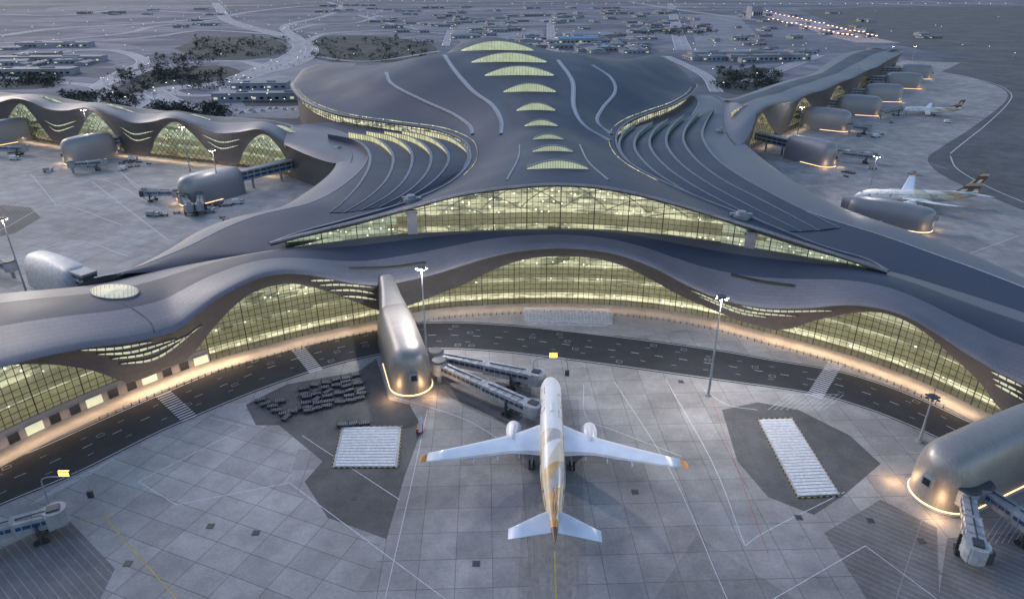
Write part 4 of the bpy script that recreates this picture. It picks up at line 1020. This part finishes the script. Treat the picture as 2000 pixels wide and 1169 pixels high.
# ================================================================ EQUIPMENT PADS
def pad(c,label,slats,z=.25):
    P=gl(c); ctr=sum(P,Vector())/4
    th=empty("equipment_pad",(ctr.x,ctr.y,0),label,"equipment platform","raised equipment platforms")
    b=B(); e=[P[i]-ctr for i in range(4)]
    b.add([Vector((p.x,p.y,.02)) for p in e]+[Vector((p.x,p.y,z)) for p in e],[(4,5,6,7)]+[(i,(i+1)%4,4+(i+1)%4,4+i) for i in range(4)]); b.obj("deck",[M['bridge']],th)
    b=B()
    for i in range(slats):
        t=(i+.5)/slats; a=e[0].lerp(e[3],t); c_=e[1].lerp(e[2],t); w=(e[3]-e[0]).length/slats*.8
        a=a.lerp(c_,.04); c_=c_.lerp(a,.04); b.beam(Vector((a.x,a.y,z+.06)),Vector((c_.x,c_.y,z+.06)),w,.12)
    b.obj("slats",[M['white']],th)
    b=B()
    for i in range(4):
        a=e[i]*1.03; c_=e[(i+1)%4]*1.03; n=max(4,int((c_-a).length/.7))
        for k in range(n): 
            p=a.lerp(c_,k/n);q=a.lerp(c_,(k+1)/n); b.beam(Vector((p.x,p.y,.15)),Vector((q.x,q.y,.15)),.16,.2,k%2)
    b.obj("hazard_kerb",[M['yellow'],M['blk']],th)
pad([(668,835),(784,833),(776,912),(650,912)],"white slatted equipment platform with black and yellow kerb",14)
pad([(1480,820),(1547,818),(1640,966),(1558,970)],"long white slatted equipment platform with hazard kerb",26)
P=gl([(1022,603),(1188,606),(1197,614),(1196,633),(1185,638),(1030,633),(1020,625)])
th=empty("raised_grating",P[0],"low pale gridded equipment slab beside the terminal","equipment platform")
b=B(); o_=P[0]; n=len(P)
b.add([Vector((p.x,p.y,.05))-Vector((o_.x,o_.y,0)) for p in P]+[Vector((p.x-o_.x,p.y-o_.y,.7)) for p in P],[tuple(range(2*n-1,n-1,-1))]+[(i,(i+1)%n,n+(i+1)%n,n+i) for i in range(n)]); b.obj("deck",[M['bridge']],th)
b=B()
A=G(1026,607),G(1186,610),G(1190,634),G(1026,629)
for i in range(25):
    t=i/24; p=A[0].lerp(A[1],t)-o_; q=A[3].lerp(A[2],t)-o_; b.beam(Vector((p.x,p.y,.75)),Vector((q.x,q.y,.75)),.12,.12)
for i in range(7):
    t=i/6; p=A[0].lerp(A[3],t)-o_; q=A[1].lerp(A[2],t)-o_; b.beam(Vector((p.x,p.y,.78)),Vector((q.x,q.y,.78)),.12,.1)
b.obj("grating",[M['white']],th)
# ================================================================ BAGGAGE DOLLIES
b=B(); b.box((0,0,.75),(3.0,1.5,.16),0); b.box((0,0,.55),(2.8,1.2,.12),1)
for x in (-1.1,1.1):
    for y in (-.65,.65): b.cyl((x,y-.1,.3),(x,y+.1,.3),.3,.3,10,1)
for x in (-1.45,1.45):
    for y in (-.7,.7): b.box((x,y,1.15),(.08,.08,.8),0)
b.box((-1.45,0,1.5),(.08,1.4,.08)); b.box((1.45,0,1.5),(.08,1.4,.08)); b.beam((1.5,0,.5),(2.5,0,.3),.1,.1,1)
for i in range(6): b.box((-1.2+i*.48,0,.86),(.14,1.35,.06),2)
dol=b.obj("baggage_dolly",[M['dgrey'],M['blk'],M['grey']])
top(dol,"dark steel baggage dolly parked in rows on the apron","baggage cart","baggage dollies parked in rows")
random.seed(9)
spots=[]
for r in range(6):
    for c in range(6):
        u=594+c*20.5+r*1.5+random.uniform(-4,4); v=762+r*8.6-c*5.2+random.uniform(-2,2)
        if random.random()<.84: spots.append((u,v))
for u,v in ((508,784),(519,791),(533,796),(541,804),(556,810),(572,806),(560,817),(548,786),(670,832),(692,830),(712,829),(585,800)): spots.append((u,v))
for cu,cv,n_ in ((250,318,9),(430,400,8),(30,300,8),(330,420,7),(1660,340,5),(1700,262,5),(210,300,5),(455,425,5)):
    for _ in range(n_): spots.append((cu+random.gauss(0,16),cv+random.gauss(0,3.5)))
dol.location=G(*spots[0]); dol.rotation_euler=(0,0,R(16))
for i,(u,v) in enumerate(spots[1:]):
    copy_thing(dol,G(u,v),R(18+random.gauss(0,9)+(60 if random.random()<.1 else 0)))
def truck(u,v,rot,label,body='white'):
    th=empty("service_vehicle",G(u,v),label,"airport vehicle",None,rot)
    b=B(); b.box((-.6,0,.9),(5,2.1,.35),0); b.box((-1.2,0,1.9),(3.4,2.1,1.6),0,taper=.97); b.obj("body",[M[body]],th)
    b=B(); b.box((2.1,0,1.4),(1.7,2.1,1.5),0,taper=.85); b.obj("cab",[M['white']],th)
    b=B(); b.box((2.75,0,1.75),(.5,1.8,.6),0); b.box((2.1,0,1.8),(1.1,2.08,.5),0); b.obj("window",[M['win']],th)
    for x in (-2.2,1.9):
        for y in (-1,1):
            b=B(); b.cyl((x,y-.15,.45),(x,y+.15,.45),.45,.45,12); b.obj("wheel",[M['blk']],th)
th=empty("belt_loader",G(820,840),"small belt loader with red base and inclined conveyor","airport vehicle",None,R(95))
b=B(); b.box((0,0,.7),(3.6,1.5,.5)); b.box((-1.2,.45,1.2),(.9,.6,.6)); b.obj("chassis",[M['red']],th)
b=B(); b.beam((-2.2,-.2,1.0),(2.8,-.2,2.6),.8,.2); b.beam((-2.2,-.65,1.1),(2.8,-.65,2.7),.06,.3); b.beam((-2.2,.25,1.1),(2.8,.25,2.7),.06,.3); b.obj("conveyor",[M['bridge']],th)
for x in (-1.2,1.2):
    for y in (-.75,.75): b=B(); b.cyl((x,y-.12,.38),(x,y+.12,.38),.38,.38,12); b.obj("wheel",[M['blk']],th)
for u,v,r in ((180,326,10),(262,312,20),(1712,268,5),(1740,240,60),(1690,305,170),(300,422,0),(95,335,45),(1705,330,30),(1725,440,20),(30,312,10),(240,332,80),(410,415,30),(465,398,5),(1655,300,40),(1790,215,0),(1850,240,10),(1780,340,90)): truck(u,v,R(r),"white service truck parked on the apron" if r%3 else "grey-bodied service truck parked on the apron",'white' if r%3 else 'grey')
# ================================================================ BACKGROUND
random.seed(101)
for i in range(54):
    u=random.uniform(-50,1450); v=10+110*random.random()**1.6
    if i>30: u=random.uniform(-50,620); v=random.uniform(30,190)
    c=G(u,v); rr=c.y*random.uniform(.03,.11); n=random.randint(6,9); a0=random.random()*6
    pts=catmull([c+Vector((math.cos(a0+6.283*j/n)*rr*random.uniform(.7,1.7),math.sin(a0+6.283*j/n)*rr*random.uniform(.4,.9),0)) for j in range(n)],3)
    sheet("terrain",pts,.025+.0012*i,M['t1'] if random.random()<.45 else M['t2'])
for pts in ([(600,112),(606,82),(650,70),(760,72),(850,92),(830,118),(740,122),(650,122)],[(340,95),(400,76),(500,72),(560,88),(540,108),(470,118),(390,116)],[(225,172),(300,140),(420,128),(470,140),(440,158),(330,168),(285,182),(240,208)],[(1395,175),(1400,150),(1470,132),(1530,142),(1500,172),(1440,185)],[(100,215),(130,190),(230,178),(290,215),(250,232)],
 [(300,205),(340,215),(420,222),(440,238),(330,228)],[(470,195),(560,182),(600,190),(590,206),(480,208)],[(0,150),(60,140),(120,150),(90,172),(0,176)]):
    sheet("planted_ground",catmull(gl(pts),3),.11,M['scrub'])
rd=B(); ml=B()
roads=[([(170,250),(230,215),(290,185),(340,172),(440,162),(520,133),(575,108),(590,88),(545,68),(480,52),(440,36),(430,18),(420,6)],36),
 ([(300,180),(340,200),(400,212),(480,218),(560,212),(600,215)],22),([(450,180),(452,160),(500,145),(560,130),(600,112),(608,92),(580,74),(560,50),(640,30),(665,14),(640,4)],22),
 ([(0,70),(120,55),(260,48),(430,34)],30),([(430,34),(500,22),(600,12),(700,8)],30),([(0,28),(120,30),(250,20),(400,26)],32),([(190,170),(240,140),(280,120),(230,100),(140,100),(60,115)],18),
 ([(1075,45),(1078,110)],18),([(1310,8),(1322,60),(1335,98)],28),([(1230,4),(1330,20),(1480,40)],26),([(610,110),(720,120),(860,100)],9),
 ([(1340,110),(1400,100),(1560,98)],18),([(1400,180),(1380,150),(1340,128),(1300,110)],14),([(1460,160),(1540,130),(1600,108)],18),([(880,60),(870,90)],14),([(700,30),(800,55),(880,60),(1075,55)],16),
 ([(290,190),(250,200),(210,230),(180,262)],12),([(470,165),(420,185),(360,186),(330,176)],11),([(590,88),(640,66),(760,60),(870,66)],15),([(545,68),(400,60),(300,72),(200,80)],18),([(0,150),(90,160),(190,170),(210,200)],15),
 ([(520,133),(470,120),(380,122),(300,134),(190,170)],15),([(440,36),(380,44),(300,52),(240,66),(60,82),(0,84)],17),([(570,60),(620,48),(700,44),(740,30)],15)]
lamps=[]
for ri,(L,w) in enumerate(roads):
    P=catmull(gl(L),8); rib(rd,P,w,.14+.004*ri); rib(ml,P,.8,.26,dash=(10,10)) 
    for s_ in (-.47,.47):
        Q=[]
        for i,p in enumerate(P):
            d=(P[min(i+1,len(P)-1)]-P[max(i-1,0)]).normalized(); Q.append(p+Vector((-d.y,d.x,0))*(w*s_))
        rib(ml,Q,1.0,.26)
    Ls=cum(P)[-1]; k=min(26 if ri<3 else 10,max(4,int(Ls/(38 if ri<3 else 90)))) 
    for q in resample(P,k): lamps.append((q.x+random.uniform(-2,2)+w*.55,q.y))
rd.obj("highway",[M['road']],kind="structure"); ml.obj("highway_markings",[M['white']],kind="structure")
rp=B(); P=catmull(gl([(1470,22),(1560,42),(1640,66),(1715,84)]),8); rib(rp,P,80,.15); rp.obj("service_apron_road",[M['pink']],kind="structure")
sheet("landside_paving",gl([(440,205),(450,150),(560,125),(640,118),(700,120),(600,215),(580,232),(440,228)]),.08,M['conc4'])
sheet("parking_area",gl([(880,60),(1060,58),(1066,90),(1060,105),(905,90)]),.08,M['conc4'])
sheet("parking_area_two",gl([(1345,30),(1440,30),(1500,90),(1360,92)]),.08,M['conc4'])
sheet("runway",gl([(1560,20),(1700,14),(2600,10),(2600,128),(2200,125),(1850,108),(1730,82)]),.095,M['asph2'])
sheet("far_runway",gl([(-600,8),(1500,3),(1500,6),(-600,14)]),.095,M['asph2'])
b=B(); b.cyl((0,0,0),(0,0,9.5),.2,.14,6,0); b.beam((0,0,9.4),(1.6,0,9.8),.16,.16,0); b.box((1.6,0,9.7),(1.1,.7,.35),1)
lp=b.obj("street_lamp",[M['grey'],M['lampw']]); top(lp,"lit street lamp on a grey pole beside a road","street lamp","street lamps across the landside"); lp.location=(lamps[0][0],lamps[0][1],0)
random.seed(21)
def far(u0,u1,v0,v1,n):
    for _ in range(n): 
        p=G(random.uniform(u0,u1),random.uniform(v0,v1)); lamps.append((p.x,p.y))
far(0,180,85,150,8); far(1080,1260,70,120,6); far(1350,1600,95,125,8); far(1700,2000,20,130,9); far(440,600,165,215,10); far(900,1060,55,90,4)
for p in lamps[1:280]:
    n=copy_thing(lp,(p[0],p[1],0),random.uniform(0,6.28)); k=1+min(.5,max(0,(p[1]-900)/3500)); n.scale=(k,k,k)
b=B(); b.cyl((0,0,0),(0,0,12),.5,.3,6,0); b.box((0,0,12.6),(2.6,1.8,.7),1); b.beam((-1.3,0,12.1),(1.3,0,12.1),.4,.4,0)
lq=b.obj("runway_lamp",[M['grey'],M['lampw']]); top(lq,"bright distant floodlight beside the runway","floodlight","distant floodlights along the runway")
P=[G(1000+i*26+random.uniform(-4,4),13+random.uniform(-.7,.7)) for i in range(38)]+[G(500+i*22,3+i*.3) for i in range(20)]
lq.location=P[0]
for p in P[1:]: copy_thing(lq,p)
b=B(); b.cyl((0,0,0),(0,0,10),.3,.2,6,0); b.box((0,0,10.2),(3,2.2,1.0),1); b.beam((-1,0,9.8),(1,0,9.8),.2,.2,0)
lo_=b.obj("street_lamp",[M['grey'],M['lampo']]); top(lo_,"amber street lamp on the airfield road","street lamp","amber street lamps on the airfield road")
P=[G(1480+i*8.5,24+i*2.1+random.uniform(-2,2)) for i in range(28)]+[G(1500+i*9,44+i*2+random.uniform(-2,2)) for i in range(20)]
lo_.location=P[0]
for p in P[1:]: copy_thing(lo_,p)
def shed(p,w,d,h,rot,wall,roof,gable):
    b=B()
    b.box((0,0,h/2),(w,d,h),0)
    if gable:
        b.add([(-w/2-.5,-d/2-.5,h+.02),(w/2+.5,-d/2-.5,h+.02),(w/2+.5,0,h*1.3),(-w/2-.5,0,h*1.3),(w/2+.5,d/2+.5,h+.02),(-w/2-.5,d/2+.5,h+.02)],[(0,1,2,3),(3,2,4,5),(0,3,5),(1,4,2)],1)
    else:
        b.box((0,0,h+.25),(w+.6,d+.6,.5),1); b.box((w*.2,0,h+1.2),(w*.15,d*.2,1.5),0); b.box((-w*.25,d*.1,h+1),(w*.1,d*.15,1.1),1)
    n=max(2,min(30,int(w/7)))
    for s in (-1,1):
        for i in range(n): b.box((-w/2+(i+.5)*w/n,s*(d/2+.05),h*.4),(w/n*.5,.2,h*.3),2 if (i*7)%5 else 3)
    o=b.obj("distant_building",[wall,roof,M['win'],M['slit']]); o.location=p; o.rotation_euler=(0,0,rot)
    return o
random.seed(33)
zones=[(1085,1260,70,110,40,18),(905,1070,55,95,20,20),(1350,1570,98,122,24,20),(0,170,88,150,14,22),(1350,1500,30,90,18,14),(700,900,20,66,18,16),(1480,1700,24,76,16,13),(150,420,10,60,12,15),(1080,1320,14,66,34,15),(620,880,5,25,10,18),(860,1100,12,50,24,15),(1700,1850,70,110,4,14)]
for u0,u1,v0,v1,n,sz in zones:
    for i in range(n):
        p=G(random.uniform(u0,u1),random.uniform(v0,v1)); q=max(1,p.y/900)**.8; w=random.uniform(.6,2.2)*sz*q; d=random.uniform(.5,1.2)*sz*q; h=random.uniform(3,6)*q**.3
        o=shed(p,w,d,h,R(random.choice((10,12,100))),random.choice((M['bw'],M['bt'],M['bw'])),random.choice((M['bg'],M['bg'],M['bw'],M['bg'],M['bb'] if (random.random()<.2 and u0==1085) else M['bg'])),random.random()<.5)
        top(o,"low flat pale warehouse beyond the terminal","building","distant airport buildings")
o=shed(G(1125,84),75,40,9,R(8),M['bw'],M['bb'],True); top(o,"long warehouse with bright blue gabled roof","building")
o=shed(G(1472,36),36,36,34,R(8),M['bw'],M['bg'],False); top(o,"tall pale block beside the airfield road","building")
for (u,v,w,d,h) in ((110,92,120,30,8),(100,120,150,26,7),(60,145,110,24,7),(1440,112,150,22,8),(1500,118,120,20,8),(530,195,110,14,7),(510,172,60,20,6)):
    o=shed(G(u,v),w,d,h,R(4),M['bw'],M['bg'],False); top(o,"long low building with lit windows beside the road","building")
def tree_mesh(seed,hh=7,rr=3.2,leafs=150):
    rd_=random.Random(seed); bt=B(); bt.cyl((0,0,0),(0,0,hh*.5),.3,.15,6)
    for i in range(4):
        a=rd_.uniform(0,6.28); bt.cyl((0,0,hh*.35),(math.cos(a)*rr*.5,math.sin(a)*rr*.5,hh*.65),.13,.05,5)
    bc=B(); cl=[(rd_.uniform(-1,1)*rr*.6,rd_.uniform(-1,1)*rr*.6,hh*rd_.uniform(.5,.9),rr*rd_.uniform(.35,.6)) for _ in range(7)]
    for i in range(leafs):
        c=rd_.choice(cl); v=Vector((rd_.gauss(0,1),rd_.gauss(0,1),rd_.gauss(0,.8))).normalized()*c[3]*rd_.uniform(.6,1.1); p=Vector(c[:3])+v
        q=[p+Vector((rd_.uniform(-1,1),rd_.uniform(-1,1),rd_.uniform(-.7,.7)))*.75 for _ in range(3)]
        bc.add(q,[(0,1,2)])
    return bt,bc
protos=[]
for s in range(3):
    bt,bc=tree_mesh(s); th=empty("tree",(0,0,0),"dark leafy tree in the landside planting","tree","trees in the landside planting")
    bt.obj("trunk",[M['bark']],th); bc.obj("crown",[M['leaf']],th); protos.append(th)
random.seed(50); tz_=[(610,850,74,118),(380,560,75,112),(230,440,140,180),(1400,1520,138,176),(120,280,182,222),(300,420,110,160),(1250,1400,55,70),(300,440,208,232),(0,120,142,172)]
pos=[]
for k,(a,b_,c,d_) in enumerate(tz_):
    for i in range(28 if k<5 else 12):
        pos.append(G(random.uniform(a,b_),random.uniform(c,d_)))
for i,p in enumerate(pos):
    if i<3: protos[i].location=p; continue
    n=copy_thing(protos[i%3],p,random.uniform(0,6)); s=random.uniform(.8,1.5); n.scale=(s,s,s)
b=B(); random.seed(60)
for a,b_,c,d_ in tz_:
    for j in range(46):
        uc=random.uniform(a,b_); vc=random.uniform(c,d_)
        for i in range(7):
            p=G(uc+random.gauss(0,6),max(3,vc+random.gauss(0,1.6)))
            for _ in range(7):
                q=p+Vector((random.gauss(0,2.4),random.gauss(0,2.4),random.uniform(.8,5)))
                t=[q+Vector((random.uniform(-1,1),random.uniform(-1,1),random.uniform(-.8,.8)))*1.7 for _ in range(3)]; b.add(t,[(0,1,2)])
b.obj("distant_tree_belt",[M['leaf']],kind="stuff")
b=B(); b.box((0,0,.65),(4.5,1.8,.7),0,taper=.95); b.box((-.2,0,1.25),(2.4,1.6,.55),1,taper=.8); b.box((-.2,0,1.55),(1.8,1.3,.06),0)
for x in (-1.4,1.4):
    for y in (-.85,.85): b.cyl((x,y-.1,.33),(x,y+.1,.33),.33,.33,8,1)
b.box((2.27,-.6,.7),(.08,.35,.2),2); b.box((2.27,.6,.7),(.08,.35,.2),2)
car=b.obj("car",[M['white'],M['win'],M['lampw']]); top(car,"pale car with headlights on along the highway","car","cars on the highway")
P=[]; random.seed(71)
for ri,(L,w) in enumerate(roads[:3]):
    Q=catmull(gl(L),8)
    for _ in range(30):
        i=random.randint(0,len(Q)-2); p=Q[i].lerp(Q[i+1],random.random()); d=(Q[i+1]-Q[i]).normalized(); sd=random.choice((-1,1)); P.append((p+Vector((-d.y,d.x,0))*sd*w*random.choice((.15,.3))+Vector((0,0,.17)),math.atan2(d.y,d.x)+(math.pi if sd>0 else 0)))
car.location=P[0][0]; car.rotation_euler=(0,0,P[0][1])
for p,r in P[1:]: copy_thing(car,p,r)
# ================================================================ LIGHT
w=bpy.data.worlds.new("World"); scene.world=w; w.use_nodes=True; nt=w.node_tree; bg=nt.nodes['Background']
sk=nt.nodes.new('ShaderNodeTexSky'); sk.sky_type='NISHITA'; sk.sun_disc=False; sk.sun_elevation=R(24); sk.sun_rotation=R(-50); sk.altitude=100; sk.air_density=1.4; sk.dust_density=1.0; sk.ozone_density=2.5
mx=nt.nodes.new('ShaderNodeMix'); mx.data_type='RGBA'; mx.blend_type='MULTIPLY'; mx.inputs[0].default_value=1; mx.inputs[7].default_value=(1.0,.95,.98,1)
nt.links.new(sk.outputs[0],mx.inputs[6]); nt.links.new(mx.outputs[2],bg.inputs[0]); bg.inputs[1].default_value=.215
s=bpy.data.lights.new("sun",'SUN'); s.energy=.75; s.angle=R(14); s.color=(1,.90,.84); so=bpy.data.objects.new("sun",s); col.objects.link(so)
d=Vector((math.sin(R(-50)),math.cos(R(-50)),math.tan(R(24)))).normalized(); so.rotation_euler=(-d).to_track_quat('-Z','Y').to_euler()
